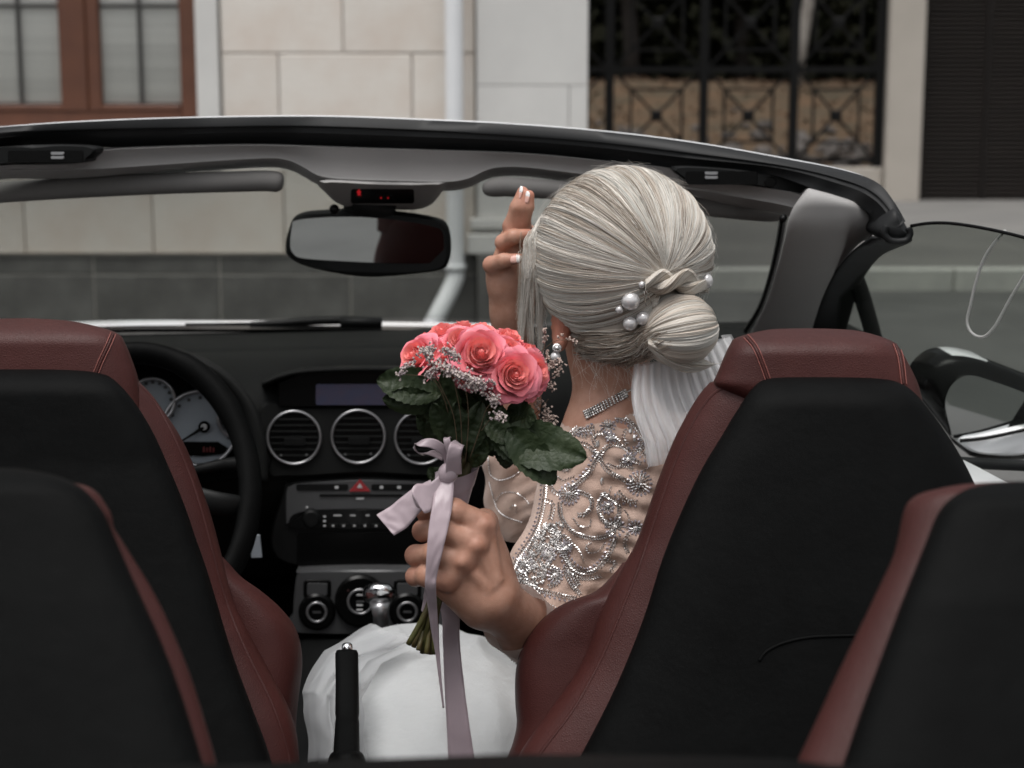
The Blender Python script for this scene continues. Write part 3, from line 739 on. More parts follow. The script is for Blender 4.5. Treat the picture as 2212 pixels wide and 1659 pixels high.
# centre console and tunnel
secs = []
for d, y0 in ((2.62, 1365), (2.50, 1400), (2.3, 1480), (2.0, 1620), (1.6, 1760)):
    secs.append([C(x, y0 + o, d) for x, o in ((590, 160), (620, 20), (660, 0), (930, 0), (985, 20), (1010, 160))])
tun = part('centre_console', loft(secs), M['plastic'], car, sharp=40)
# bulkhead closing the footwells in front
secs = [[B(s, w, z) for w, z in ((-.76, .22), (.76, .22), (.76, .93), (-.76, .93))] for s in (3.22, 3.26)]
shell('bulkhead', secs, M['plastic'], closed=True)
# gear lever
kn = rowloft([(815, 1257), (790, 1266), (783, 1283), (791, 1299), (808, 1308)], [(820, 1257), (845, 1264), (856, 1282), (846, 1298), (822, 1308)], [(1250, 2.36), (1310, 2.36)], .020, 16, 24, 2.2, 20, 20, 0)
gear = part('gear_lever', tube([C(820, 1302, 2.375), C(822, 1330, 2.385), C(826, 1365, 2.40), C(830, 1420, 2.42)], [.0145, .0115, .0135, .016], 16), M['silver'])
part('gear_knob', kn, M['chrome'], gear)
# handbrake
hb = []
HBp = [(749, 1405, 1.93, 22), (749, 1412, 1.92, 25), (750, 1470, 1.88, 25), (750, 1540, 1.82, 26), (750, 1552, 1.81, 24.5), (750, 1560, 1.80, 26), (748, 1640, 1.72, 29), (748, 1760, 1.62, 31)]
for x, y, d, w in HBp: hb.append([C(x + w * spow(math.cos(a), .6), y + 2 * math.sin(a), d + .022 * spow(math.sin(a), .6)) for a in np.linspace(0, 2 * PI, 21)[:-1]])
hand = part('handbrake', loft(hb), M['vinyl'], car, sharp=45)
part('handbrake_button', tube([C(750, 1394, 1.94), C(750, 1399, 1.937), C(750, 1408, 1.93)], [.0062, .0066, .0066], 14), M['chrome'], hand)
part('handbrake_gaiter', rowloft([(735, 1618), (712, 1632), (700, 1690)], [(765, 1618), (786, 1632), (800, 1690)], [(1600, 1.72), (1700, 1.68)], .04, 14, 20, 2.5, 12), M['vinyl'], hand)
# ---- instrument cowl, dials, steering wheel
arc = catmull([(120, 775), (200, 748), (290, 741), (380, 752), (450, 777), (505, 815), (545, 865), (566, 920), (577, 975), (580, 1040)], 40)
secs = []
for i, (x, y) in enumerate(arc):
    cxx, cyy = 300, 1010; dx, dy = cxx - x, cyy - y; L = math.hypot(dx, dy); ux, uy = dx / L, dy / L
    secs.append([C(x, y, 2.62), C(x + ux * 2, y + uy * 2, 2.46), C(x + ux * 12, y + uy * 12, 2.43), C(x + ux * 30, y + uy * 30, 2.45), C(x + ux * 40, y + uy * 40, 2.66)])
part('instrument_cowl', loft(secs), M['dash'], dash)
plate('cluster_back', catmull([(150, 800), (290, 775), (420, 800), (520, 870), (556, 960), (545, 1030), (150, 1040)], 40, True), 2.545, .05, M['gloss'], dash, .002)
def dial(cx, cy, r):
    d = plate('dial', circ(cx, cy, r, 44), 2.53, .01, M['dial'], dash, .001)
    secs = []
    for i in range(45):
        a = 2 * PI * i / 44; p = C(cx + r * math.cos(a), cy + r * math.sin(a), 2.522); o = (p - C(cx, cy, 2.522)).normalized()
        secs.append([p + o * .0032 * math.cos(t) + Vector((0, -.005 * math.sin(t), 0)) for t in np.linspace(0, 2 * PI, 7)[:-1]])
    part('dial_rim', loft(secs, True, False), M['silver'], d)
    for k in range(13):
        a = math.radians(140 + k * 260 / 12); x, y = cx + r * .82 * math.cos(a), cy + r * .82 * math.sin(a)
        plate('dial_mark', rrect(x - 3.5, y - 3.5, x + 3.5, y + 3.5, 1.5, 3), 2.5285, .002, M['darksilver'], d, .0002)
    return d
dl = dial(432, 925, 80)
part('dial_needle', tube([C(440, 923, 2.519), C(418, 937, 2.519), C(385, 957, 2.519)], [.0035, .0022, .001], 8), M['gloss'], dl)
plate('needle_hub', circ(440, 923, 12.5, 20), 2.521, .006, M['gloss'], dl, .002); plate('needle_cap', circ(440, 923, 7, 16), 2.5165, .003, M['mark'], dl, .0008)
plate('dial_display', [(385, 955), (470, 955), (497, 972), (500, 978), (440, 986), (385, 984)], 2.5262, .004, M['gloss'], dl, .0008)
for i in range(4): plate('red_digit', rrect(438 + i * 7, 965 + (i % 2) * 2, 442 + i * 7, 977, 1, 3), 2.5250, .001, M['led_dim'], dl, .0001)
dial(330, 865, 48); dial(510, 905, 38)
wc = (298, 1062); rx, ry_ = 243, 300
def wheel_pt(a, f=1.0): return C(wc[0] + rx * f * math.cos(a), wc[1] + ry_ * f * math.sin(a), 2.30 + .10 * math.sin(a) * -1)
secs = []
for i in range(73):
    a = 2 * PI * i / 72; p = wheel_pt(a); c = wheel_pt(a, .5); o = (p - c).normalized(); n = Vector((0, -1, .25)).normalized()
    rr = .0165 * (1.12 if 40 < i < 50 or 58 < i < 66 else 1)
    secs.append([p + (o * math.cos(t) * 1.0 + n * math.sin(t) * 1.05) * rr for t in np.linspace(0, 2 * PI, 15)[:-1]])
sw = part('steering_wheel', loft(secs, True, False), M['vinyl'])
hubv = rowloft([(300, 985), (215, 1005), (200, 1070), (230, 1130), (300, 1150)], [(300, 985), (385, 1005), (400, 1070), (370, 1130), (300, 1150)], [(900, 2.34), (1200, 2.30)], .03, 24, 28, 2.6, 40, 40, 0, KY)
part('wheel_hub', hubv, M['plastic'], sw)
for a in (.12, PI - .12, 1.15, PI - 1.15):
    part('wheel_spoke', tube([wheel_pt(a, .35), wheel_pt(a, .7), wheel_pt(a, .98)], [.022, .017, .016], 12, .5, (0, 1, 0)), M['plastic'] if a < 1 or a > 2.3 else M['darksilver'], sw)
col_ = part('steering_column', tube([C(320, 1060, 2.36), C(330, 1040, 2.6)], .06, 20), M['plastic'])
part('control_stalk', tube([C(400, 1020, 2.42), C(480, 1003, 2.44), C(520, 1000, 2.45), C(562, 1010, 2.45)], [.007, .009, .012, .011], 12), M['plastic'], col_)
part('control_stalk', tube([C(400, 1110, 2.42), C(460, 1095, 2.44), C(500, 1100, 2.45)], [.007, .010, .008], 12), M['plastic'], col_)
plate('column_tag', [(540, 1163), (546, 1156), (561, 1156), (566, 1205), (543, 1206)], 2.45, .004, M['darksilver'] if 0 else M['dial'], col_, .001)
# lower dash and door side fill
for x0, x1 in ((-1.0, -.52), (.02, .60)):
    v, f = boxm(x0, x1, 2.70, 2.95, .35, .80, .03); part('lower_dash', (v, f), M['plastic'], dash, sharp=40)
# ---- left pillar (out of frame in the photograph)
lp = [P(-425, 385, 2.21), P(-400, 440, 2.32), P(-330, 560, 2.60), P(-240, 690, 2.92), P(-195, 760, 3.06)]
part('pillar_trim', tube(catmull(lp, 20), [.040] * 20, 14, .6, (0, 1, 0)), M['trim'])
part('pillar_seal', tube([Vector(q) + Vector((-.035, -.01, .005)) for q in catmull(lp, 20)], .026, 12), M['rail'])
# ---- right pillar
pl = [(1746, 407), (1738, 414), (1716, 444), (1704, 472), (1694, 520), (1676, 590), (1655, 655), (1625, 712), (1600, 760), (1585, 800)]
pr_ = [(1750, 407), (1808, 423), (1862, 443), (1884, 466), (1889, 490), (1878, 512), (1850, 532), (1806, 585), (1778, 640), (1758, 700), (1745, 760), (1740, 800)]
pd = [tuple(q) for q in catmull([(405, 2.225), (450, 2.228), (500, 2.25), (550, 2.325), (600, 2.43), (660, 2.57), (720, 2.71), (800, 2.86)], 60)]
pil = part('pillar_trim', rowloft(pl, pr_, pd, .022, 60, 28, 2.4, 40, 0, .0), M['trim'])
bl = [(1900, 500), (1880, 512), (1835, 548), (1795, 600), (1772, 650), (1755, 700), (1742, 760)]
br = [(1967, 510), (1966, 524), (1905, 552), (1866, 600), (1850, 640), (1832, 700), (1815, 760)]
part('pillar_seal', rowloft(bl, br, [(500, 2.165), (530, 2.20), (600, 2.44), (720, 2.72), (760, 2.8)], .02, 30, 20, 2.6, 6), M['rail'])
gp = catmull([(1692, 470), (1684, 520), (1668, 590), (1645, 660), (1612, 715)], 30)
part('glass_seal', tube([P(x, y, np.interp(y, [470, 600, 715], [2.26, 2.50, 2.74])) for x, y in gp], .0055, 8), M['gloss'])
qp = catmull([(1846, 596), (1862, 640), (1880, 700), (1896, 760)], 20)
part('quarter_post', tube([P(x, y, np.interp(y, [596, 760], [2.46, 2.66])) for x, y in qp], .0135, 12, .7, (0, 1, 0)), M['rail'])
# ---- side glass of the open right door with its seal
gt = [(1968, 488), (2010, 482), (2060, 483), (2130, 494), (2212, 513), (2330, 548), (2470, 605)]
G = catmull(gt, 40); secs = []
for i, (x, y) in enumerate(G):
    q = i / 39; d = np.interp(x, [1968, 2212, 2470], [2.13, 1.98, 1.80])
    secs.append([P(x, y, d), P(1815 + 665 * q, 600 + 160 * q, 2.47 - .65 * q), P(1800 + 690 * q, 800 + 210 * q, 2.72 - .88 * q)])
v, f = loft(secs, False); n0 = len(v); v = v + [q + Vector((.004, 0, .001)) for q in v]
door = part('right_door', shell_vf := loft([[B(s, w, z) for w, z in ((.64, .86), (.66, .912), (.695, .922), (.698, .6), (.66, .5), (.62, .78))] for s in np.linspace(1.35, 2.85, 12)]), M['plastic'], sharp=40)
part('door_glass', (v, f + [[i + n0 for i in q][::-1] for q in f]), M['sglass'], door, fix=False)
part('glass_edge', tube([P(x, y, np.interp(x, [1968, 2212, 2470], [2.13, 1.98, 1.80])) for x, y in G], .0022, 8), M['gloss'], door)
# ---- right door mirror
mo = [(1992, 838), (2000, 812), (2018, 790), (2046, 774), (2085, 772), (2130, 782), (2212, 812), (2300, 850), (2330, 900), (2320, 960), (2290, 990), (2180, 996), (2105, 990), (2085, 968), (2060, 935), (2025, 890), (2000, 862)]
dm = part('door_mirror', prism([tuple(q) for q in catmull(mo, 70, True)], 2.42, .10, .012, 0), M['gloss'], car, sharp=50)
mg = [(2036, 870), (2043, 838), (2062, 816), (2090, 808), (2130, 818), (2212, 848), (2290, 885), (2300, 930), (2212, 938), (2120, 945), (2062, 948), (2048, 920)]
mgp = [P(x, y, 2.419) for x, y in catmull(mg, 60, True)]; mc = sum(mgp, Vector()) / len(mgp); R3 = Matrix.Rotation(math.radians(7), 3, 'Z') @ Matrix.Rotation(math.radians(4), 3, 'X')
part('mirror_face', loft([[mc + R3 @ (q - mc) - Vector((0, .005, 0)) for q in mgp], [mc + R3 @ (q - mc) + Vector((0, .008, 0)) for q in mgp]]), M['mirror'], dm, smooth=False)
capm = catmull([(2012, 794), (2036, 774), (2080, 768), (2130, 777), (2130, 783), (2080, 777), (2046, 782), (2020, 800)], 40, True)
part('mirror_cap', prism([tuple(q) for q in capm], 2.432, .09, .004, 0), M['white_paint'], dm, sharp=50)
lw_ = catmull([(2074, 950), (2120, 941), (2212, 922), (2300, 905), (2310, 960), (2212, 984), (2140, 984), (2096, 974)], 44, True)
part('door_reflection_plate', prism([tuple(q) for q in lw_], 2.405, .06, .006, 0), M['white_paint'], dm, sharp=50)  # white plate standing in for the door's reflection in the mirror glass
part('door_reflection_strip', tube([P(x, y, 2.40) for x, y in catmull([(2074, 952), (2130, 946), (2212, 929), (2300, 912)], 20)], .003, 8), M['gloss'], dm)  # dark strip of the same modelled reflection
sill = [(2096, 1000), (2160, 1002), (2260, 1006), (2420, 1015)]
part('door_sill', tube([P(x, y, 2.2) for x, y in catmull([(2060, 998), (2150, 1003), (2200, 1005), (2240, 1008)], 20)], .008, 10), M['rail'], door)
# ================================================================ SEATS
def stitches(bvh, pts, n, off=0.0, lift=.0006, ln=.0042, r=.0007):
    c = catmull(pts, n * 2); parts = []
    for i in range(n):
        (x0, y0), (x1, y1) = c[2 * i], c[2 * i + 1] if 2 * i + 1 < len(c) else c[-1]
        tx, ty = x1 - x0, y1 - y0; L = math.hypot(tx, ty) or 1; nx, ny = -ty / L, tx / L
        p, nrm = hit(bvh, x0 + nx * off, y0 + ny * off, lift)
        q, _ = hit(bvh, x0 + nx * off + tx / L * 3, y0 + ny * off + ty / L * 3, lift)
        if p is None or q is None: continue
        t = (q - p).normalized(); parts.append(tube([p - t * ln / 2, p, p + t * ln / 2], [r * .6, r, r * .6], 6))
    return join(parts)
def seamline(bvh, pts, n, r, lift=0.0):
    ps = []
    for x, y in catmull(pts, n):
        p, _ = hit(bvh, x, y, lift)
        if p is not None: ps.append(p)
    return tube(ps, r, 8) if len(ps) > 2 else None
def seam_set(seat, o, lines, n=36):
    b = bvh_of(o)
    for pts in lines:
        s = seamline(b, pts, 40, .0016, -.0002)
        if s: part('seam', s, M['red'], seat)
        for off in (-5.5, 5.5):
            st = stitches(b, pts, n, off)
            if st[0]: tag(part('stitching', st, M['thread'], seat, fix=False), kind='stuff')
# ---------- passenger seat
ps = empty('passenger_seat', P(1650, 1300, 1.75), car)
hr = part('headrest', rowloft([(1745, 709), (1660, 712), (1592, 729), (1577, 744), (1562, 775), (1550, 805), (1541, 828), (1556, 842), (1600, 868), (1640, 900)], [(1745, 709), (1850, 714), (1925, 736), (1948, 760), (1970, 800), (1986, 838), (2000, 900)], [(700, 1.72), (900, 1.70)], .062, 50, 44, 4.2, 60), M['red'], ps)
seam_set(ps, hr, [[(1612, 728), (1632, 752), (1648, 790), (1662, 830)], [(1935, 744), (1945, 775), (1952, 830)]])
back = part('backrest_shell', rowloft([(1760, 814), (1665, 817), (1628, 836), (1590, 890), (1560, 940), (1515, 1015), (1470, 1110), (1430, 1210), (1392, 1330), (1345, 1450), (1300, 1545), (1240, 1660), (1200, 1740)],
    [(1760, 814), (1890, 817), (1945, 828), (1985, 858), (2030, 915), (2075, 985), (2112, 1060), (2150, 1160), (2185, 1300), (2215, 1450), (2240, 1600), (2250, 1740)], [(800, 1.655), (1000, 1.62), (1300, 1.57), (1740, 1.50)], .042, 70, 48, 3.6, 70), M['vinyl'], ps)
wing = part('side_wing', rowloft([(1640, 800), (1545, 822), (1528, 832), (1500, 868), (1458, 945), (1424, 1030), (1398, 1105), (1375, 1170), (1345, 1225), (1312, 1290), (1290, 1340), (1270, 1400), (1240, 1460), (1190, 1530), (1140, 1600), (1112, 1650), (1080, 1740)],
    [(1640, 800), (1950, 830), (1980, 890), (2030, 975), (2080, 1080), (2120, 1200), (2160, 1350), (2190, 1500), (2210, 1740)], [(790, 1.72), (1000, 1.695), (1300, 1.655), (1740, 1.58)], .060, 80, 44, 3.0, 26), M['red'], ps)
b = bvh_of(wing); s = seamline(b, [(1560, 838), (1530, 862), (1490, 925), (1455, 1005), (1425, 1090), (1400, 1165), (1378, 1230), (1350, 1300), (1322, 1370), (1290, 1440), (1240, 1530), (1180, 1610), (1140, 1665), (1110, 1700)], 80, .0024, -.0012)
part('piping', s, M['red'], ps)
bol = part('side_bolster', rowloft([(1345, 1215), (1325, 1240), (1285, 1278), (1230, 1298), (1185, 1325), (1145, 1366), (1122, 1412), (1113, 1460), (1113, 1520), (1116, 1565), (1106, 1610), (1090, 1650), (1060, 1740)],
    [(1355, 1215), (1400, 1235), (1420, 1280), (1425, 1330), (1420, 1380), (1415, 1500), (1410, 1650), (1400, 1740)], [(1200, 1.735), (1300, 1.705), (1400, 1.695), (1740, 1.65)], .055, 60, 40, 2.8, 70), M['red'], ps)
b = bvh_of(back); s = seamline(b, [(1640, 1428), (1655, 1408), (1690, 1390), (1740, 1378), (1800, 1374), (1900, 1374), (2000, 1384), (2060, 1400)], 40, .0016)
part('map_pocket_edge', s, M['vinyl'], ps)
# ---------- driver's seat
ds = empty('driver_seat', P(200, 1300, 1.78), car)
hr2 = part('headrest', rowloft([(50, 687), (-60, 692), (-170, 712), (-200, 740), (-225, 800), (-245, 900)], [(60, 687), (150, 693), (220, 708), (257, 722), (272, 745), (287, 782), (299, 822), (310, 900)], [(680, 1.74), (900, 1.72)], .062, 50, 44, 4.2, 60), M['red'], ds)
seam_set(ds, hr2, [[(244, 722), (232, 750), (218, 780), (204, 815)]])
back2 = part('backrest_shell', rowloft([(40, 797), (-120, 800), (-190, 830), (-260, 920), (-320, 1050), (-360, 1200), (-400, 1400), (-420, 1760)], [(60, 797), (150, 799), (215, 806), (248, 822), (290, 868), (330, 933), (365, 1010), (398, 1090), (422, 1160), (445, 1225), (468, 1300), (490, 1375), (515, 1450), (545, 1530), (585, 1640), (610, 1760)],
    [(790, 1.675), (1000, 1.65), (1300, 1.60), (1760, 1.52)], .042, 70, 48, 4.0, 60), M['vinyl'], ds)
wing2 = part('side_wing', rowloft([(150, 800), (-150, 830), (-250, 950), (-330, 1150), (-380, 1400), (-400, 1760)], [(170, 800), (285, 812), (302, 826), (330, 855), (357, 893), (385, 935), (410, 985), (433, 1045), (455, 1110), (474, 1180), (490, 1245), (510, 1310), (540, 1370), (580, 1445), (620, 1520), (640, 1580), (648, 1650), (655, 1760)],
    [(790, 1.74), (1000, 1.72), (1300, 1.68), (1760, 1.60)], .060, 80, 44, 3.0, 26), M['red'], ds)
b = bvh_of(wing2); s = seamline(b, [(298, 830), (330, 862), (365, 920), (395, 985), (420, 1050), (440, 1115), (460, 1190), (478, 1260), (505, 1340), (540, 1420), (580, 1500), (610, 1580), (626, 1640), (634, 1700)], 80, .0024, -.0012)
part('piping', s, M['red'], ds)
part('side_bolster', rowloft([(440, 1185), (420, 1250), (420, 1400), (420, 1760)], [(450, 1185), (480, 1202), (520, 1245), (562, 1275), (605, 1312), (636, 1352), (650, 1395), (653, 1440), (646, 1500), (640, 1560), (640, 1640), (640, 1760)], [(1180, 1.75), (1400, 1.72), (1760, 1.67)], .060, 60, 40, 2.6, 70), M['red'], ds)
# seat cushions under the backs
for cx_, par in ((1640, ps), (180, ds)):
    c = P(cx_, 1300, 2.05); secs = []
    for yy, z in ((1.75, .46), (1.85, .50), (2.1, .52), (2.3, .53), (2.38, .50), (2.38, .30)):
        secs.append([Vector((c.x + w + (yy - 2.05) * -.16, yy, z + .03 * (abs(w) / .25) ** 3 - (.12 if abs(w) > .25 else 0))) for w in np.linspace(-.27, .27, 15)])
    part('seat_cushion', loft(secs, False), M['red'], par)
# ---------- rear seats
def rear(shl, wl, wr, dd, bump=None):
    s = empty('rear_seat', P((shl[0][0][0]), 1400, 1.05), car)
    part('backrest_shell', rowloft(shl[0], shl[1], dd, .03, 60, 44, 3.6, 60), M['vinyl'], s)
    part('side_wing', rowloft(wl, wr, [(a, d + .055) for a, d in dd], .038, 60, 40, 2.8, 30), M['red'], s)
    if bump: part('headrest_roll', tube([P(x, y, d) for x, y, d in bump[0]], bump[1], 16), M['red'], s)
    return s
rear([[(20, 1011), (-150, 1020), (-300, 1100), (-500, 1300), (-600, 1760)], [(30, 1011), (80, 1018), (130, 1030), (172, 1050), (202, 1078), (226, 1110), (248, 1160), (276, 1225), (308, 1295), (342, 1370), (374, 1450), (402, 1530), (430, 1620), (470, 1760)]],
     [(60, 1030), (-100, 1060), (-400, 1300), (-500, 1760)], [(80, 1030), (170, 1045), (205, 1060), (226, 1085), (242, 1115), (246, 1140), (262, 1165), (290, 1210), (322, 1262), (355, 1325), (388, 1400), (415, 1470), (440, 1550), (468, 1650), (490, 1760)], [(1000, 1.10), (1300, 1.05), (1760, .98)])
rear([[(2240, 1039), (2150, 1043), (2090, 1056), (2050, 1080), (2024, 1112), (2000, 1170), (1972, 1240), (1944, 1310), (1916, 1385), (1890, 1455), (1862, 1530), (1838, 1600), (1815, 1670), (1790, 1760)], [(2260, 1039), (2450, 1060), (2600, 1150), (2750, 1400), (2800, 1760)]],
     [(2180, 1040), (2090, 1045), (2020, 1057), (1980, 1070), (1958, 1090), (1948, 1120), (1940, 1160), (1928, 1205), (1905, 1255), (1872, 1325), (1838, 1395), (1806, 1462), (1775, 1530), (1745, 1595), (1715, 1660), (1680, 1760)], [(2200, 1040), (2500, 1100), (2650, 1250), (2700, 1760)], [(1030, 1.08), (1300, 1.03), (1760, .96)])
# rear shelf along the bottom edge
secs = []
for x in np.linspace(-300, 2500, 60):
    y = np.interp(x, [-300, 540, 700, 1106, 1500, 1690, 1730, 1760, 2500], [1652, 1650, 1643, 1629, 1632, 1638, 1642, 1652, 1662])
    secs.append([P(x, y + 14, .86), P(x, y + 2, .84), P(x, y, .82), P(x, y + 4, .80), P(x, y + 40, .74), P(x, y + 60, .74), P(x, y + 60, .86)])
part('rear_shelf', loft(secs), M['vinyl'], car, sharp=60)
# ================================================================ THE BRIDE
M['skin'] = mat('skin', (.375, .190, .128), .44, var=(.47, .262, .190), vscale=62, bump=[(700, .22, 'v'), (130, .10, 'n')], sss=.10, spec=.4)
def add_flush(m):
    N, Lk = nodes(m); b = N['Principled BSDF']; src = b.inputs['Base Color'].links[0].from_socket
    at = N.new('ShaderNodeAttribute'); at.attribute_name = 'flush'; mx = N.new('ShaderNodeMix'); mx.data_type = 'RGBA'
    mx.inputs[7].default_value = (.36, .105, .065, 1); Lk.new(at.outputs['Fac'], mx.inputs[0]); Lk.new(src, mx.inputs[6]); Lk.new(mx.outputs[2], b.inputs['Base Color'])
add_flush(M['skin'])
M['nail'] = mat('pink_nail', (.62, .36, .30), .18, coat=.6); M['nailtip'] = mat('white_nail_tip', (.82, .80, .78), .18, coat=.6)
M['tulle'] = mat('beige_net_cloth', (.46, .315, .250), .75, var=(.53, .385, .318), vscale=18, bump=[(900, .35, 'v'), (40, .2, 'n')], sheen=.2)
M['skirt'] = mat('white_skirt_cloth', (.40, .41, .412), .8, var=(.36, .37, .375), vscale=6, bump=[(14, .55, 'n'), (40, .25, 'n'), (900, .2, 'v')], sheen=.2)
M['veil'] = sheer('white_veil_net', (.96, .96, .97), .32)
M['ruffle'] = sheer('white_tulle_ruffle', (.55, .56, .57), .35)
M['eye'] = mat('eye_white', (.7, .68, .66), .2)
M['bead'] = mat('silver_bead', (.50, .47, .45), .22, .85, var=(.97, .96, .95), vscale=330)  # fine light and dark speckle in the colour stands in for sparkle
M['sequin'] = mat('lilac_sequin', (.50, .46, .50), .25, .4)
M['pearl'] = mat('pearl', (.60, .585, .58), .18, 0.35, coat=.8)
M['wire'] = mat('silver_wire', (.6, .57, .52), .25, 1.0)

# ---- signed distance modelling of one continuous body surface
def sd_cap(p, a, b, ra, rb):
    a = np.array(tuple(a)); b = np.array(tuple(b)); ba = b - a; L = (ba * ba).sum()
    t = np.clip(((p - a) @ ba) / max(L, 1e-12), 0, 1)
    q = p - a - t[..., None] * ba
    return np.sqrt((q * q).sum(-1)) - (ra + t * (rb - ra))
def sd_ell(p, c, r, R=None):
    q = p - np.array(tuple(c))
    if R is not None: q = q @ np.array(R)
    r = np.array(r); k0 = np.sqrt(((q / r) ** 2).sum(-1)); k1 = np.sqrt(((q / r ** 2) ** 2).sum(-1))
    return k0 * (k0 - 1) / np.maximum(k1, 1e-9)
def smin(a, b, k):
    h = np.clip(.5 + .5 * (b - a) / k, 0, 1)
    return b + (a - b) * h - k * h * (1 - h)
def nets(Vg, lo, h):
    nx, ny, nz = Vg.shape; S = Vg < 0
    acc = np.zeros((nx - 1, ny - 1, nz - 1, 3)); cnt = np.zeros((nx - 1, ny - 1, nz - 1))
    I = np.indices(Vg.shape).astype(float)
    shp = (nx, ny, nz)
    for ax in range(3):
        s0 = [slice(None)] * 3; s1 = [slice(None)] * 3; s0[ax] = slice(0, -1); s1[ax] = slice(1, None)
        v0, v1 = Vg[tuple(s0)], Vg[tuple(s1)]; m = S[tuple(s0)] != S[tuple(s1)]
        t = np.where(m, v0 / np.where(v0 == v1, 1, v0 - v1), 0)
        pos = np.stack([I[q][tuple(s0)] + (t if q == ax else 0) for q in range(3)], -1) * m[..., None]
        o = [q for q in range(3) if q != ax]
        for da in (0, 1):
            for db in (0, 1):
                sl = [slice(None)] * 3
                sl[o[0]] = slice(da, shp[o[0]] - 1 + da); sl[o[1]] = slice(db, shp[o[1]] - 1 + db)
                acc += pos[tuple(sl)]; cnt += m[tuple(sl)]
    act = cnt > 0; idx = -np.ones(act.shape, int); idx[act] = np.arange(act.sum())
    vs = acc[act] / cnt[act][:, None] * h + np.array(lo)
    fs = []
    for ax in range(3):
        o = [q for q in range(3) if q != ax]
        s0 = [slice(None)] * 3; s1 = [slice(None)] * 3; s0[ax] = slice(0, -1); s1[ax] = slice(1, None)
        m = S[tuple(s0)] != S[tuple(s1)]; ins = S[tuple(s0)]
        e = np.argwhere(m)
        ok = (e[:, o[0]] > 0) & (e[:, o[0]] < shp[o[0]] - 1) & (e[:, o[1]] > 0) & (e[:, o[1]] < shp[o[1]] - 1); e = e[ok]
        def cell(da, db):
            c = e.copy(); c[:, o[0]] -= da; c[:, o[1]] -= db; return idx[c[:, 0], c[:, 1], c[:, 2]]
        q = np.stack([cell(1, 1), cell(0, 1), cell(0, 0), cell(1, 0)], 1)
        fl = ins[e[:, 0], e[:, 1], e[:, 2]]
        if ax == 1: fl = ~fl
        q[~fl] = q[~fl][:, ::-1]; fs.append(q)
    return vs, np.concatenate(fs)
def sdf_mesh(fn, lo, hi, h):
    ax = [np.arange(lo[i], hi[i] + h, h) for i in range(3)]
    G = np.stack(np.meshgrid(*ax, indexing='ij'), -1)
    return nets(fn(G), lo, h)
def union(p, prims, base=None):
    d = base
    for kind, k, *a in prims:
        e = sd_cap(p, *a) if kind == 'c' else sd_ell(p, *a)
        d = e if d is None else smin(d, e, k)
    return d
U = mp(1.68)
# ---- head frame
HC = P(1343, 555, 2.03)                               # centre of the hair volume
HA = np.array([.1060, .116, .1065])
SK = HC + Vector((-.012, .028, -.012))                # skull
FD = Vector((-.45, .87, -.20)).normalized()           # where the face looks
FR = FD.cross(Vector((0, 0, 1))).normalized(); FU = FR.cross(FD).normalized()
def face(r, f, u): return SK + FR * r + FD * f + FU * u
Rf = np.array([list(FR), list(FD), list(FU)]).T
def Q(x, y, d): return P(x, y, d)
neck0, neck1 = Q(1326, 930, 2.045), Q(1312, 720, 2.045)
earc = Q(1216, 704, 1.985)
torso = [
    ('c', .03, neck0, neck1, .050, .047),
    ('c', .05, Q(1300, 985, 2.03), Q(1500, 1000, 2.02), .052, .058),
    ('c', .05, Q(1330, 1090, 2.04), Q(1500, 1090, 2.03), .078, .082),
    ('c', .06, Q(1300, 1215, 2.04), Q(1480, 1215, 2.03), .080, .085),
    ('c', .06, Q(1292, 1340, 2.05), Q(1470, 1345, 2.03), .083, .09),
    ('c', .06, Q(1330, 1480, 2.06), Q(1480, 1480, 2.04), .09, .10),
    ('e', .03, Q(1330, 925, 2.03), (.052, .045, .040)),
    # right arm, raised to the face
    ('c', .03, Q(1300, 1010, 2.10), Q(1128, 1092, 2.20), .043, .036),
    # left arm, reaching back between the seats
    ('c', .03, Q(1258, 1030, 2.02), Q(1234, 1136, 2.005), .044, .040), ('c', .025, Q(1234, 1136, 2.005), Q(1176, 1222, 1.995), .040, .037), ('c', .02, Q(1176, 1220, 1.995), Q(1228, 1420, 1.945), .037, .036)]
headp = [
    ('e', .02, SK, (.076, .096, .090), Rf), ('e', .02, face(0, .055, -.055), (.050, .045, .055), Rf), ('e', .015, face(0, .082, -.088), (.026, .018, .016), Rf),
    ('c', .006, face(0, .095, -.012), face(0, .116, -.046), .008, .0115), ('e', .006, face(.010, .104, -.050), (.007, .009, .006), Rf), ('e', .006, face(-.010, .104, -.050), (.007, .009, .006), Rf),
    ('e', .010, face(.032, .078, -.035), (.022, .018, .018), Rf), ('e', .010, face(-.032, .078, -.035), (.022, .018, .018), Rf),
    ('e', .008, face(0, .092, .012), (.044, .012, .010), Rf),
    ('e', .003, face(0, .098, -.066), (.021, .009, .0045), Rf), ('e', .003, face(0, .096, -.075), (.019, .010, .0055), Rf),
    ('c', .010, earc + Vector((.004, .012, .018)), earc + Vector((-.002, .006, -.02)), .014, .009),
    ('c', .03, face(0, .03, -.07), neck1 + Vector((0, 0, -.01)), .044, .045)]
def ear_pts():
    r = []
    for a in np.linspace(-2.2, 1.7, 12): r.append(earc + Vector((-.005 - .004 * math.cos(a), .013 * math.cos(a) + .004, .026 * math.sin(a))))
    return r
ep = ear_pts()
headp += [('c', .005, ep[i], ep[i + 1], .0042, .0042) for i in range(11)] + [('e', .004, earc + Vector((-.003, .004, -.024)), (.006, .008, .009))]
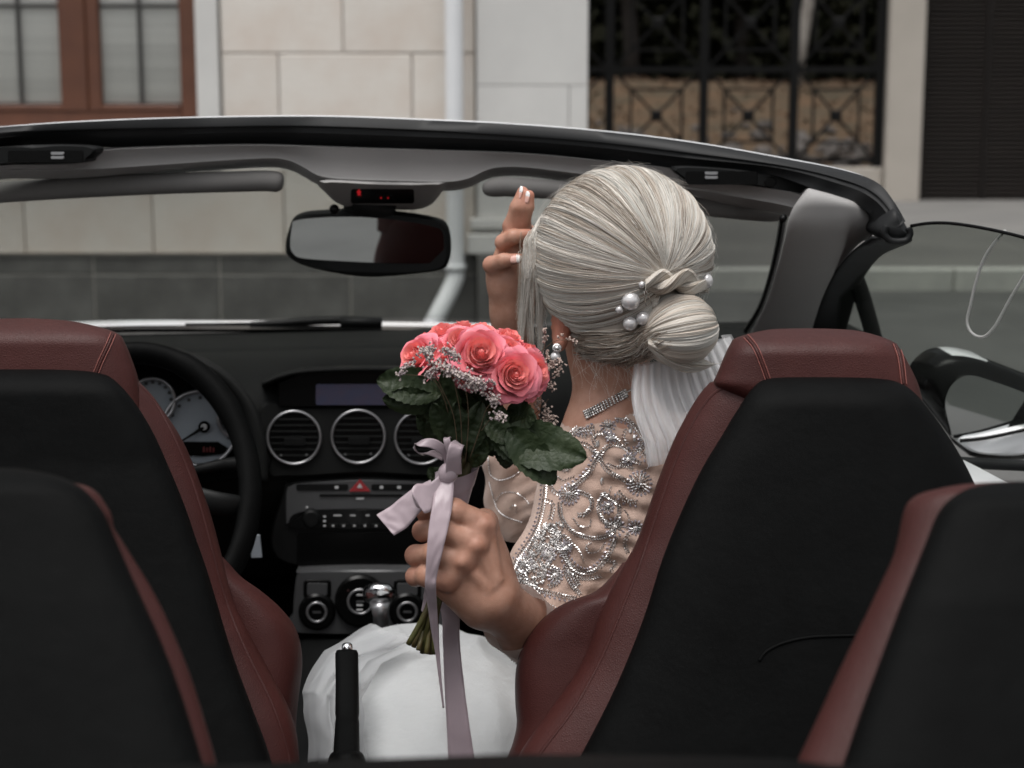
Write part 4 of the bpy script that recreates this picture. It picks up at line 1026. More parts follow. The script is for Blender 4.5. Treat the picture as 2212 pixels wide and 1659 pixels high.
# ---- left hand closed round the stems
def hd_(x, y, d): return Q(x, y, d)
fing = {   # knuckle, middle joint, end joint, tip (photo units and depth)
    'index': [(1046, 1134, 1.656), (980, 1103, 1.652), (922, 1106, 1.672), (936, 1112, 1.712)],
    'middle': [(1030, 1177, 1.646), (958, 1145, 1.645), (914, 1147, 1.668), (934, 1152, 1.710)],
    'ring': [(1004, 1215, 1.643), (940, 1195, 1.644), (898, 1200, 1.664), (918, 1202, 1.706)],
    'little': [(968, 1256, 1.645), (925, 1243, 1.647), (898, 1245, 1.662), (918, 1245, 1.698)]}
frad = {'index': (.0136, .0120, .0104, .0083), 'middle': (.0132, .0121, .0107, .0084), 'ring': (.0128, .0118, .0106, .0082), 'little': (.0124, .0110, .0100, .0078)}
wrist = Q(1062, 1292, 1.662); fore1 = Q(1148, 1366, 1.735); elbow = Q(1228, 1420, 1.93)
palm = [('c', .02, wrist, fore1, .0275, .0320), ('c', .02, fore1, elbow, .0320, .041)]
for nme in ('index', 'middle', 'ring', 'little'):
    k0 = Q(*fing[nme][0]); w = wrist.lerp(k0, .12) ; palm.append(('c', .018, w + Vector((0, .0105, 0)), k0 + Vector((.0, .0105, 0)), .0205, .0150))
palm += [('c', .016, Q(975, 1268, 1.664), Q(1036, 1308, 1.674), .0165, .0235)]
palm += [('e', .016, Q(1038, 1228, 1.673), (.030, .021, .035)), ('c', .012, Q(1062, 1262, 1.69), Q(1020, 1180, 1.725), .018, .0145)]
knuck = [('e', .010, Q(1046, 1134, 1.6465), (.0080, .0070, .0080)), ('e', .009, Q(1028, 1179, 1.6370), (.0080, .0068, .0080)), ('e', .009, Q(998, 1214, 1.6340), (.0080, .0068, .0080)), ('e', .009, Q(963, 1254, 1.6375), (.0080, .0066, .0078))]
tend = [('c', .008, Q(1034, 1182, 1.641), Q(1066, 1262, 1.641), .0038, .0026), ('c', .008, Q(998, 1214, 1.639), Q(1054, 1272, 1.641), .0036, .0026), ('c', .008, Q(1060, 1140, 1.650), Q(1078, 1250, 1.645), .0028, .002)]
thumb = [(1034, 1200, 1.730), (985, 1160, 1.748), (950, 1140, 1.742), (928, 1132, 1.732)]
web = []
for a_, b_ in (('index', 'middle'), ('middle', 'ring'), ('ring', 'little')):
    for f_, r_ in ((.08, .0132), (.30, .0106)):
        m_ = (Q(*fing[a_][0]).lerp(Q(*fing[a_][1]), f_) + Q(*fing[b_][0]).lerp(Q(*fing[b_][1]), f_)) / 2; web.append(('e', .007, m_ + Vector((0, .0015, 0)), (r_, r_, r_)))
def hand_fn(p):
    d = union(p, palm)
    d = union(p, knuck + tend, d)
    for nme in ('index', 'middle', 'ring', 'little'):
        j = [Q(*a) for a in fing[nme]]; r = frad[nme]; f = None
        for i in range(3): e = sd_cap(p, j[i], j[i + 1], r[i], r[i + 1]); f = e if f is None else smin(f, e, .005)
        f = smin(f, sd_ell(p, j[1] + Vector((0, -.0015, 0)), (.0112, .0116, .0112)), .006)
        d = smin(d, f, .0018)
    j = [Q(*a) for a in thumb]; f = None
    for i, r in enumerate(((.0145, .0125), (.0125, .0115), (.0115, .009))): e = sd_cap(p, j[i], j[i + 1], *r); f = e if f is None else smin(f, e, .005)
    d = smin(d, f, .008)
    return union(p, web, d)
# ---- right hand at the temple
rw = Q(1106, 668, 2.10)
rpalm = [('c', .02, Q(1118, 1100, 2.21), Q(1108, 860, 2.16), .036, .033), ('c', .02, Q(1108, 860, 2.16), rw, .033, .0245), ('c', .02, rw, Q(1104, 610, 2.09), .0245, .027), ('c', .015, Q(1088, 612, 2.085), Q(1076, 586, 2.08), .019, .015), ('c', .02, Q(1115, 625, 2.10), Q(1128, 520, 2.10), .024, .024), ('c', .015, Q(1105, 600, 2.09), Q(1110, 530, 2.09), .024, .021)]
rf = [[(1098, 580, 2.075), (1062, 572, 2.068), (1088, 563, 2.050), (1122, 558, 2.048)],
      [(1112, 545, 2.078), (1088, 524, 2.068), (1110, 511, 2.055), (1142, 506, 2.060)],
      [(1122, 530, 2.085), (1104, 490, 2.078), (1118, 448, 2.070), (1129, 414, 2.072)],
      [(1140, 525, 2.088), (1128, 482, 2.078), (1138, 446, 2.066), (1143, 422, 2.064)]]
rr_ = [(.0118, .0108, .0090, .0064), (.0118, .0106, .0092, .0072), (.0116, .0106, .0094, .0070), (.0112, .0102, .0090, .0068)]
rth = [(1128, 600, 2.12), (1158, 560, 2.10), (1172, 530, 2.09)]
def rhand_fn(p):
    d = union(p, rpalm)
    for a, r in zip(rf, rr_):
        j = [Q(*q) for q in a]; f = None
        for i in range(3): e = sd_cap(p, j[i], j[i + 1], r[i], r[i + 1]); f = e if f is None else smin(f, e, .004)
        d = smin(d, f, .0045)
    j = [Q(*q) for q in rth]
    for i in range(2): d = smin(d, sd_cap(p, j[i], j[i + 1], .012 - .002 * i, .010 - .002 * i), .008)
    return d
def body_fn(p): return union(p, headp, union(p, torso))
lo = (Q(1040, 1000, 2.2).x - .03, 1.80, .40); hi = (Q(1560, 1000, 2.0).x + .02, 2.24, HC.z + .10)
v1, f1 = sdf_mesh(body_fn, (lo[0], 1.78, .45), (hi[0], 2.26, hi[2]), .0048)
hp = [Q(*q) for a in fing.values() for q in a] + [Q(*q) for q in thumb] + [Q(1176, 1392, 1.80)]
lo2 = [min(q[i] for q in hp) - .03 for i in range(3)]; hi2 = [max(q[i] for q in hp) + .03 for i in range(3)]
v2, f2 = sdf_mesh(hand_fn, lo2, hi2, .0015)
hp = [Q(*q) for a in rf for q in a] + [Q(*q) for q in rth] + [Q(1116, 1000, 2.20)]
lo3 = [min(q[i] for q in hp) - .04 for i in range(3)]; hi3 = [max(q[i] for q in hp) + .04 for i in range(3)]
v3, f3 = sdf_mesh(rhand_fn, lo3, hi3, .0026)
vb = np.concatenate([v1, v2, v3]); fb = f1.tolist() + (f2 + len(v1)).tolist() + (f3 + len(v1) + len(v2)).tolist()
bride = tag(mk('person', vb, fb, M['skin'], origin=tuple(Q(1350, 1350, 2.03))), 'bride in beaded dress with silver blonde chignon, seen from behind, one hand raised to her face and one holding the bouquet', 'person')
bride['label'] = 'bride in beaded dress with silver chignon, hand raised to face, other hand holding roses'
FL = [(Q(*fing[n][0]) + Vector((0, -.006, 0)), .012, .30) for n in fing] + [(Q(*fing[n][2]), .013, .45) for n in fing] + [(Q(*fing[n][1]), .010, .2) for n in fing] + [(Q(*a[1]), .012, .4) for a in rf] + [(Q(*a[3]), .012, .6) for a in rf] + [(earc, .034, .75)]
fl = np.zeros(len(vb))
for c, r, w in FL: fl = np.maximum(fl, w * np.exp(-(((vb - np.array(tuple(c))) ** 2).sum(1)) / (r * r)))
fa_ = bride.data.attributes.new('flush', 'FLOAT', 'POINT'); fa_.data.foreach_set('value', fl.astype(np.float32))
for s in (-1, 1):
    part('eye', sphere(face(.031 * s, .086, -.006), .0125), M['eye'], bride)
# finger nails of the raised hand
def nail(a, b, nrm, w, m1, m2):
    A, Bq = Q(*a), Q(*b); t = (Bq - A).normalized(); n = Vector(nrm); n = (n - t * n.dot(t)).normalized(); s = t.cross(n)
    for q0, q1, mm, nm in ((0, .70, m1, 'fingernail'), (.70, 1.25, m2, 'nail_tip')):
        secs = []
        for i in range(7):
            q = q0 + (q1 - q0) * i / 6; c = A.lerp(Bq, q); ww = w * (1 - .75 * max(0, (q - .75) / .5) ** 2) * (.75 + .25 * min(1, q * 4))
            secs.append([c + s * ww * x + n * (w * .28 * (1 - x * x) + h) for x, h in ((-1, 0), (-.6, 0), (0, 0), (.6, 0), (1, 0), (1, -.001), (-1, -.001))])
        part(nm, loft(secs), mm, bride)
nail((1102, 561, 2.0425), (1122, 558, 2.0400), (.05, -.9, .35), .0052, M['nail'], M['nailtip'])
nail((1119, 432, 2.0665), (1125, 408, 2.0670), (-.9, -.4, .1), .0052, M['nail'], M['nailtip'])
nail((1135, 438, 2.0585), (1139, 418, 2.0590), (-.75, -.62, .1), .0048, M['nail'], M['nailtip'])

# ---- bodice and sleeves (net cloth just over the skin)
def dress_fn(p):
    d = union(p, torso[1:7] + [('c', .03, neck0, neck1, .050, .047)])
    rip = .0026 * np.sin(p[..., 2] * 260 + p[..., 0] * 60) * np.clip((p[..., 0] - Q(1220, 1, 2.0).x) * 14, 0, 1) + .0013 * np.sin(p[..., 2] * 120 - p[..., 0] * 190)
    e = smin(smin(sd_cap(p, Q(1258, 1030, 2.02), Q(1234, 1136, 2.005), .044, .040), sd_cap(p, Q(1234, 1136, 2.005), Q(1176, 1222, 1.995), .040, .037), .025), sd_cap(p, Q(1176, 1220, 1.995), Q(1228, 1420, 1.945), .037, .036), .02)
    d = smin(d, e, .03)
    a = sd_cap(p, Q(1310, 1010, 2.10), Q(1122, 1098, 2.205), .045, .0385); a = smin(a, sd_cap(p, Q(1122, 1098, 2.205), Q(1106, 985, 2.185), .0385, .036), .02)
    a = a + .0022 * np.sin(p[..., 0] * 240 - p[..., 2] * 330) * np.clip((p[..., 0] - Q(1090, 1, 2.2).x) * 30, 0, 1)
    d = smin(d, a, .02)
    return d + rip - .0048
vd, fd = sdf_mesh(dress_fn, (lo[0] - .03, 1.80, .45), (hi[0] + .02, 2.28, Q(1300, 872, 2.0).z), .0042)
# neckline: keep what lies below a slanting plane
pz = Q(1235, 925, 2.0).z; px_ = Q(1235, 925, 2.0).x; pz2 = Q(1390, 892, 1.98).z; px2 = Q(1390, 892, 1.98).x
keep = vd[:, 2] < pz + (pz2 - pz) * np.clip((vd[:, 0] - px_) / (px2 - px_), -.2, 1.0) + .004
fk = [q for q in fd.tolist() if all(keep[i] for i in q)]
used = sorted({i for q in fk for i in q}); mpi = {a: i for i, a in enumerate(used)}
dress = part('dress_bodice', (vd[used], [[mpi[i] for i in q] for q in fk]), M['tulle'], bride, fix=False)
# cuff of the left sleeve
cuff = []
cpath = [(wrist.lerp(fore1, .55), .0318), (wrist.lerp(fore1, .80), .0322), (fore1.lerp(elbow, .08), .0326), (fore1.lerp(elbow, .25), .0343), (fore1.lerp(elbow, .5), .0365), (fore1.lerp(elbow, .75), .0388), (elbow, .041)]
for i, (c, r) in enumerate(cpath):
    a0 = cpath[max(0, i - 1)][0]; a1 = cpath[min(6, i + 1)][0]; ax = (a1 - a0).normalized()
    a = ax.cross(Vector((0, 1, 0))).normalized(); b_ = ax.cross(a); r = r + .0042 + (.0022 if i == 0 else 0)
    cuff.append([c + (a * math.cos(t) + b_ * math.sin(t)) * r * (1 + .012 * math.sin(5 * t + i)) for t in np.linspace(0, 2 * PI, 37)[:-1]])
M['cuffnet'] = sheer('beige_sheer_net', (.72, .60, .54), .80)
part('sleeve_cuff', loft(cuff, True, False), M['cuffnet'], bride)
# ---- bead embroidery laid on the cloth
db = bvh_of(dress)
def Z4(x, y): return (1019.5 + x / 3, 743 + y / 3)
BV, BF, SV, SF = [], [], [], []
def bead(p, n, t, L, w, V_=None, F_=None):
    V_ = BV if V_ is None else V_; F_ = BF if F_ is None else F_
    t = (t - n * t.dot(n)).normalized(); s = n.cross(t); k = len(V_)
    for e, sc in ((-1, .55), (0, 1), (1, .55)):
        V_.extend([p + t * L * e * .5 + (s * math.cos(a) + n * math.sin(a)) * w * .5 * sc for a in (0, PI / 2, PI, 3 * PI / 2)])
    for i in range(2):
        for j in range(4): F_.append([k + i * 4 + j, k + i * 4 + (j + 1) % 4, k + i * 4 + 4 + (j + 1) % 4, k + i * 4 + 4 + j])
    F_.append([k, k + 1, k + 2, k + 3]); F_.append([k + 8, k + 9, k + 10, k + 11])
def on(x, y, lift=.0012):
    return hit(db, x, y, lift)
def bead_line(pts, w=5.8, rowsn=2, ang=.8, dens=1.0, scale=1.0, seq=False):
    pts = [Z4(*q) for q in pts]; c = catmull(pts, 200); seg = np.hypot(*np.diff(c, axis=0).T); Lc = np.concatenate([[0], np.cumsum(seg)])
    n = max(3, int(Lc[-1] / 5.0 * dens))
    for i in range(n):
        s = Lc[-1] * i / (n - 1); x = np.interp(s, Lc, c[:, 0]); y = np.interp(s, Lc, c[:, 1])
        x2 = np.interp(s + 2, Lc, c[:, 0]); y2 = np.interp(s + 2, Lc, c[:, 1]); x1 = np.interp(s - 2, Lc, c[:, 0]); y1 = np.interp(s - 2, Lc, c[:, 1])
        tx, ty = x2 - x1, y2 - y1; L = math.hypot(tx, ty) or 1; tx /= L; ty /= L
        for r in range(rowsn):
            o = (r - (rowsn - 1) / 2) * w; sg = 1 if r % 2 else -1
            X, Y = x - ty * o, y + tx * o; ca = ang * sg
            dx, dy = tx * math.cos(ca) - ty * math.sin(ca), tx * math.sin(ca) + ty * math.cos(ca)
            p, nn = on(X, Y); q, _ = on(X + dx * 2, Y + dy * 2)
            if p is None or q is None or (q - p).length > .02: continue
            rnd = random.random()
            if rnd < .12: bead(p + nn * .0006, nn, q - p, .0026 * scale, .0026 * scale)
            else: bead(p, nn, q - p, .0040 * scale * random.uniform(.8, 1.1), .0018 * scale)
            if seq and r == rowsn - 1 and i % 2 == 0:
                p2, n2 = on(X - ty * w * 1.1, Y + tx * w * 1.1, .0006)
                if p2 is not None: bead(p2, n2, q - p, .0036, .0030, SV, SF)
def flower(cx, cy, r, n=14, rin=.35):
    for ringf, m in ((1.0, n), (.62, max(6, int(n * .7)))):
        for i in range(m):
            a = 2 * PI * i / m + ringf; X, Y = Z4(cx + r * ringf * .8 * math.cos(a), cy + r * ringf * .8 * math.sin(a)); 
            p, nn = on(X, Y); q, _ = on(X + math.cos(a) * 2, Y + math.sin(a) * 2)
            if p is None or q is None: continue
            bead(p, nn, q - p, .0045, .0017)
    for i in range(n):
        a = 2 * PI * i / n; X, Y = Z4(cx + r * 1.08 * math.cos(a), cy + r * 1.08 * math.sin(a)); p, nn = on(X, Y, .0006)
        if p is not None: bead(p, nn, Vector((math.cos(a), 0, -math.sin(a))), .0038, .0034, SV, SF)
    for i in range(5):
        a = 2 * PI * i / 5; X, Y = Z4(cx + r * .2 * math.cos(a), cy + r * .2 * math.sin(a)); p, nn = on(X, Y, .002)
        if p is not None: bead(p, nn, Vector((1, 0, 0)), .0036, .0036)
def drop(cx, cy):
    p, nn = on(*Z4(cx, cy), .002)
    if p is not None: bead(p, nn, Vector((.1, 0, 1)), .0085, .0046)
L2 = [[(640, 585), (720, 520), (800, 482), (900, 466), (1000, 490), (1060, 540), (1100, 600), (1110, 655), (1080, 690), (1020, 700)],
      [(650, 600), (700, 560), (790, 548)], [(1050, 455), (1120, 478), (1100, 515)], [(1110, 600), (1150, 640), (1190, 670)], [(1080, 690), (1140, 740), (1180, 770)],
      [(805, 660), (788, 605), (825, 575), (895, 590), (950, 632)],
      [(680, 645), (740, 652), (790, 690), (820, 722), (860, 680), (905, 655), (965, 660), (1010, 690)],
      [(820, 705), (800, 760), (760, 832), (690, 900), (640, 930)], [(830, 740), (860, 800), (910, 842), (990, 880), (1040, 890)],
      [(500, 885), (530, 950), (575, 975)], [(700, 960), (760, 985), (778, 1040), (740, 1098), (690, 1108)], [(950, 960), (1000, 1012), (1065, 1022)],
      [(850, 970), (820, 1050), (842, 1130), (900, 1172), (950, 1110), (942, 1030), (850, 970)],
      [(570, 1030), (580, 1120), (640, 1205), (720, 1245), (800, 1256), (880, 1238), (920, 1200)],
      [(935, 1250), (900, 1340), (840, 1430), (760, 1482), (680, 1465), (610, 1390), (575, 1310), (570, 1240)],
      [(590, 1240), (640, 1285), (612, 1335), (600, 1290)], [(480, 1012), (528, 1040), (512, 1130)], [(490, 1330), (520, 1360), (500, 1410)],
      [(480, 885), (472, 1000), (452, 1110), (422, 1200), (370, 1290), (300, 1390), (268, 1470)], [(440, 1190), (400, 1290), (350, 1400), (300, 1480)],
      [(330, 1540), (430, 1590), (540, 1620), (670, 1650)], [(600, 1450), (640, 1550), (700, 1620)], [(500, 1440), (560, 1470), (560, 1540), (500, 1570)], [(960, 760), (1010, 745), (1090, 770)], [(580, 1300), (620, 1420), (690, 1560)]]
for l in L2: bead_line(l, seq=random.random() < .5)
for l in ([(110, 740), (122, 840), (180, 880), (260, 858), (300, 832)], [(118, 900), (150, 1020), (185, 1090), (255, 1130), (320, 1150)], [(160, 1010), (200, 965), (280, 962), (345, 1000), (370, 1030)], [(252, 1060), (282, 1042), (290, 1088)]):
    bead_line(l, 3.5, 1, .2, 1.0, .95)
for a in ((630, 975, 58, 16), (1085, 905, 70, 18), (928, 1186, 55, 12), (880, 530, 40, 12), (880, 1060, 34, 9), (1020, 745, 34, 10), (610, 1320, 30, 9), (900, 605, 26, 8), (340, 1420, 46, 12), (500, 1370, 36, 10), (540, 1500, 44, 12), (1060, 1190, 40, 12)): flower(*a)
for a in ((842, 885), (1048, 612), (1128, 700), (1025, 565), (815, 650), (965, 1165), (870, 1160)): drop(*a)
EX = [[(520, 700), (600, 720), (650, 770), (620, 820), (580, 800)], [(560, 860), (600, 880), (660, 860)], [(900, 930), (880, 980), (860, 960)], [(660, 1130), (700, 1180), (760, 1180), (770, 1140)], [(990, 1080), (1020, 1130), (1000, 1190)], [(700, 760), (720, 720), (760, 740)],
      [(860, 1290), (820, 1340), (760, 1350), (740, 1310), (770, 1290)], [(650, 1290), (700, 1340), (720, 1400)], [(420, 1230), (460, 1260), (450, 1310), (410, 1320)], [(330, 1330), (380, 1350), (400, 1400), (360, 1440)], [(430, 1400), (470, 1450), (450, 1510), (400, 1520)], [(270, 1480), (320, 1500), (400, 1560)],
      [(880, 780), (930, 800), (990, 790), (1040, 810)], [(1000, 560), (980, 600), (1000, 640)], [(700, 590), (740, 600), (770, 580)], [(1140, 800), (1100, 830), (1120, 860)], [(880, 1400), (930, 1420), (900, 1470)], [(620, 1480), (680, 1510), (760, 1520), (830, 1500)], [(540, 1180), (556, 1230), (540, 1290), (560, 1350)], [(1010, 1230), (990, 1290), (1010, 1350)]]
for l in EX: bead_line(l, 4.6, random.choice((1, 2)), .7, 1, .9)
for i in range(420):
    t = random.random(); x = 480 - 210 * t + random.uniform(-20, 120 + 60 * t); y = 1180 + 420 * t + random.uniform(-30, 30)
    p, nn = on(*Z4(x, y))
    if p is not None:
        a = random.uniform(0, 6.28); bead(p, nn, Vector((math.cos(a), 0, math.sin(a))), random.choice((.0036, .0032, .0055)), random.choice((.0016, .003)))
tag(part('bead_embroidery', (BV, BF), M['bead'], bride, smooth=False, fix=False), kind='stuff')
if SV: tag(part('sequin_embroidery', (SV, SF), M['sequin'], bride, smooth=False, fix=False), kind='stuff')
cb = []
for i in range(36):
    a = 0; c = Vector(cuff[0][0]) * 0
    c = Vector(cuff[2][i % 36])
    cb.append(sphere(c + (c - sum((Vector(q) for q in cuff[2]), Vector()) / 36).normalized() * .001, random.uniform(.0009, .0014), 6, 4)); c2 = Vector(cuff[2][i % 36]).lerp(Vector(cuff[2][(i + 1) % 36]), .5); cb.append(sphere(c2 + (c2 - sum((Vector(q) for q in cuff[2]), Vector()) / 36).normalized() * .001, random.uniform(.0009, .0013), 6, 4))
tag(part('cuff_beads', join(cb), M['bead'], bride), kind='stuff')
# ---- skirt gathered over the console and her lap
sk = rowloft([(880, 1340), (810, 1352), (760, 1380), (722, 1415), (698, 1465), (690, 1510), (694, 1560), (700, 1600), (698, 1660), (690, 1760)], [(890, 1338), (980, 1344), (1060, 1372), (1130, 1430), (1230, 1540), (1290, 1660), (1300, 1760)], [(1330, 2.26), (1400, 2.16), (1500, 2.02), (1640, 1.90), (1760, 1.84)], .10, 90, 110, 2.3, 140)
vv = []
for q in sk[0]:
    q = Vector(q); w = noise.noise(q * 8) * .014 + noise.noise(Vector((q.x * 22 + q.z * 14, q.y * 5, q.z * 7))) * .007 - abs(noise.noise(Vector((q.x * 12 - q.z * 17, q.y * 4, 2)))) * .016 - abs(noise.noise(Vector((q.x * 21 + q.z * 13, q.y * 6, 7)))) * .008 + .007 * math.sin(math.atan2(q.z - 1.0, q.x + .02) * 22 + 3 * noise.noise(q * 6)) * (.4 + noise.noise(q * 5 + Vector((9, 0, 0))))
    vv.append(q + Vector((w * .6, -w, w)))
part('skirt', (vv, sk[1]), M['skirt'], bride)
for L_ in range(3):
    rv = []
    for j in range(22):
        t = j / 21; row = []
        for i in range(90):
            s = i / 89; x = np.interp(s, [0, .25, .5, .75, 1], [800, 700, 652, 660, 664]); y = np.interp(s, [0, .25, .5, .75, 1], [1347, 1404, 1492, 1565, 1645])
            d = np.interp(s, [0, .5, 1], [2.18, 2.0, 1.86]); x += L_ * 12 + 10 * noise.noise(Vector((s * 4, L_ * 3.1, 0)))
            p = P(x + t * (60 + 22 * L_), y + t * (30 - 40 * s) + L_ * 4, d - .10 * math.sin(t * PI / 2) - .020 + .006 * L_)
            fo = math.sin(t * 7 + s * 11 + L_ * 2.1 + 2.5 * noise.noise(Vector((s * 3, t * 2, L_))))
            row.append(p + Vector((0, -.009 * fo * (.25 + t), .003 * fo)))
        rv.append(row)
    part('tulle_ruffle', loft(rv, False), M['ruffle'], bride, fix=False)

# ---------------------------------------------------------------- hair
def hairmat(name, cols, rough=.38):
    m = bpy.data.materials.new(name); m.use_nodes = True; N, Lk = nodes(m); b = N['Principled BSDF']
    at = N.new('ShaderNodeAttribute'); at.attribute_name = 'tint'
    rp = N.new('ShaderNodeValToRGB'); e = rp.color_ramp.elements
    while len(e) < len(cols): e.new(.5)
    for i, c in enumerate(cols): e[i].position = i / (len(cols) - 1); e[i].color = (*c, 1)
    Lk.new(at.outputs['Fac'], rp.inputs[0]); Lk.new(rp.outputs[0], b.inputs['Base Color'])
    b.inputs['Roughness'].default_value = rough; b.inputs['Specular IOR Level'].default_value = .45
    return m
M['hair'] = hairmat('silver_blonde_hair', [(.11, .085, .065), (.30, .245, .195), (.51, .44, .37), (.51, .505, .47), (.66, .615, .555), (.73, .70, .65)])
M['hairbase'] = mat('hair_underlayer', (.25, .215, .18), .6, var=(.30, .265, .225), vscale=60)  # darker than the strands: shadow in the gaps is put into this colour
def hell(dirv, grow=0.0): return HC + Vector((dirv[0] * (HA[0] + grow), dirv[1] * (HA[1] + grow), dirv[2] * (HA[2] + grow)))
def dir_at(x, y):
    """direction on the head ellipsoid that the photo shows at (x, y)"""
    o = (np.array(CAM) - np.array(HC)) / HA; d = np.array(ray(x, y)) / HA
    A = d @ d; Bq = 2 * o @ d; Cq = o @ o - 1; D = Bq * Bq - 4 * A * Cq
    t = (-Bq - math.sqrt(max(D, 0))) / (2 * A); q = o + d * t; return q / np.linalg.norm(q)
BC = P(1467, 712, 1.940); BA = np.array([.044, .046, .041])
def hair_under(p):
    d = sd_ell(p, HC, HA - .004); d = smin(d, sd_ell(p, BC, BA - .003), .012)
    return smin(d, sd_ell(p, P(1340, 715, 1.985), (.045, .05, .032)), .03)
hv, hf = sdf_mesh(hair_under, tuple(np.array(HC) - [.135, .17, .16]), tuple(np.array(HC) + [.14, .14, .13]), .004)
# open the underlayer over the face
SKn = np.array(SK); rel = (hv - SKn) @ Rf
keep = ~((rel[:, 1] > .045) & (rel[:, 2] < .035))
fk = [q for q in hf.tolist() if all(keep[i] for i in q)]; used = sorted({i for q in fk for i in q}); mpi = {a: i for i, a in enumerate(used)}
base = part('hair_underlayer', (hv[used], [[mpi[i] for i in q] for q in fk]), M['hairbase'], bride, fix=False)
ST, TI, RA = [], [], []
def add(pts, tint, r0=.00034, r1=.00022):
    ST.append(np.array([tuple(q) for q in pts])); TI.append(tint); RA.append((r0, r1))
def slerp(a, b, t):
    w = math.acos(max(-1, min(1, float(a @ b)))); s = math.sin(w)
    if s < 1e-5: return a
    return (a * math.sin((1 - t) * w) + b * math.sin(t * w)) / s
def nz(x, y=0.0, z=0.0): return noise.noise(Vector((x, y, z)))
G1 = dir_at(1435, 594)
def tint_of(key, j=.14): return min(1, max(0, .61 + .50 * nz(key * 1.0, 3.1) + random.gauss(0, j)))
# sweep from the front hairline back to the gathering point: locks of many strands over a thin even layer
HB0 = bvh_of(base)
def gather_strand(al, be, gx, gy, tint, off, wid, st=0.0, n=20, r=(.00030, .00022)):
    s = np.array([math.cos(al) * math.cos(be), math.sin(be), math.sin(al) * math.cos(be)]); g = dir_at(gx, gy); pts = []
    bow = .10 * (1 if al > 1.45 else -.4) * math.sin(al); up = np.array([0, 0, 1.0]); ph = random.uniform(0, 6); wob = random.gauss(0, .011)
    for k in range(n):
        t = st + (1 - st) * k / (n - 1); q = slerp(s, g, t) + up * bow * math.sin(PI * t) + np.array([wob, 0, wob]) * math.sin(PI * t * 1.5 + ph) + np.array([.03, 0, .03]) * nz(al * 9, t * 2, 4) * math.sin(PI * t); q = q / np.linalg.norm(q)
        gr = (.0025 + off * math.sin(PI * min(1, t * .95 + .05)) + wid + .0016 * nz(al * 26, t * 1.5)) * (1 - .6 * max(0, t - .85) / .15)
        pts.append(hell(q, gr))
    add(pts, tint, *r)
for i in range(2600):
    al = math.radians(random.uniform(-24, 194)); gather_strand(al, random.uniform(-.05, .6), 1435 + random.gauss(0, 4), 594 + random.gauss(0, 4), max(0, tint_of(al * 9) - .10), .001 * nz(al * 7, 11), 0)
for l in range(430):
    al0 = math.radians(-23 + 217 * (l + random.random()) / 430); be0 = random.uniform(0, .55); off = random.gauss(.0012, .0013); tn = tint_of(al0 * 9, .13); gx, gy = 1435 + random.gauss(0, 4), 594 + random.gauss(0, 4); sw = random.uniform(.004, .020)
    for i in range(int(random.uniform(10, 24))):
        e = random.gauss(0, 1); gather_strand(al0 + e * sw, be0 + random.gauss(0, .05), gx + random.gauss(0, 1.5), gy + random.gauss(0, 1.5), min(1, max(0, tn + random.gauss(0, .15) - .08 * abs(e))), off + random.gauss(0, .0006), .0011 * (1 - min(1.5, abs(e)) ** 2 * .5), random.random() * .25 if random.random() < .25 else 0)
# side hair from the left temple, drawn below the gather to the bun
def side_strand(u, be, tint, off, n=18):
    al = math.radians(190 + 52 * u); s = np.array([math.cos(al) * math.cos(be), math.sin(be), math.sin(al) * math.cos(be)])
    tx, ty = 1404 + 26 * (1 - u) - 6 * u, 604 + 116 * u; g = dir_at(tx, ty); pts = []; sag = -.15 * (1 - .7 * u) + .05 * nz(u * 6, 7)
    for k in range(n):
        t = k / (n - 1); q = slerp(s, g, t) + np.array([0, 0, 1]) * sag * math.sin(PI * t) + np.array([.02, 0, .02]) * nz(u * 14, t * 2, 8); q = q / np.linalg.norm(q)
        pts.append(hell(q, .0025 + off * math.sin(PI * t) + .0012 * nz(u * 34, t * 2)))
    e = P(1412 + random.uniform(-6, 10), ty + (694 - ty) * .25, 1.925); pts.append(Vector(pts[-1]).lerp(e, .8))
    add(pts, tint, .00036, .00028)
for i in range(1500): u = random.random(); side_strand(u, random.uniform(-.05, .4), max(0, tint_of(u * 12 + 40) - .2), 0)
for l in range(170):
    u0 = (l + random.random()) / 170; off = random.gauss(.0012, .0028); tn = tint_of(u0 * 12 + 40, .20) - .03 - .10 * u0; be0 = random.uniform(0, .4); sw = random.uniform(.004, .014)
    for i in range(int(random.uniform(12, 24))):
        e = random.gauss(0, 1); side_strand(min(1, max(0, u0 + e * sw)), be0 + random.gauss(0, .05), min(1, max(0, tn + random.gauss(0, .14) - .08 * abs(e))), off + random.gauss(0, .0005) + .001 * (1 - min(1.4, abs(e)) ** 2 * .5))
# nape hair brought up to the bun
for i in range(2400):
    u = random.random(); x0 = 1236 + 170 * u; y0 = 712 + random.uniform(0, 1) * 45 + 34 * math.sin(u * 2.6) + random.gauss(0, 5)
    x3, y3 = 1404 + random.uniform(-8, 50 * u + 8), 712 + 30 * u + random.gauss(0, 6); pts = []; lft = .0015 + .0022 * abs(random.gauss(0, 1)); sg = 14 * (1 - u)
    for k in range(12):
        t = k / 11; x = x0 + (x3 - x0) * t; y = y0 + (y3 - y0) * t + sg * math.sin(PI * t) * (1 if y0 > 735 else .3) + 3 * nz(u * 30, t * 2)
        p, n_ = hit(HB0, x, y, lft)
        if p is not None and p.y < 2.06: pts.append(p)
        elif not pts: pts.append(P(x, y, 2.0))
    if len(pts) > 3: add(pts, max(0, tint_of(u * 10 + 80 + y0 * .05, .18) - .30), .00034, .00034)
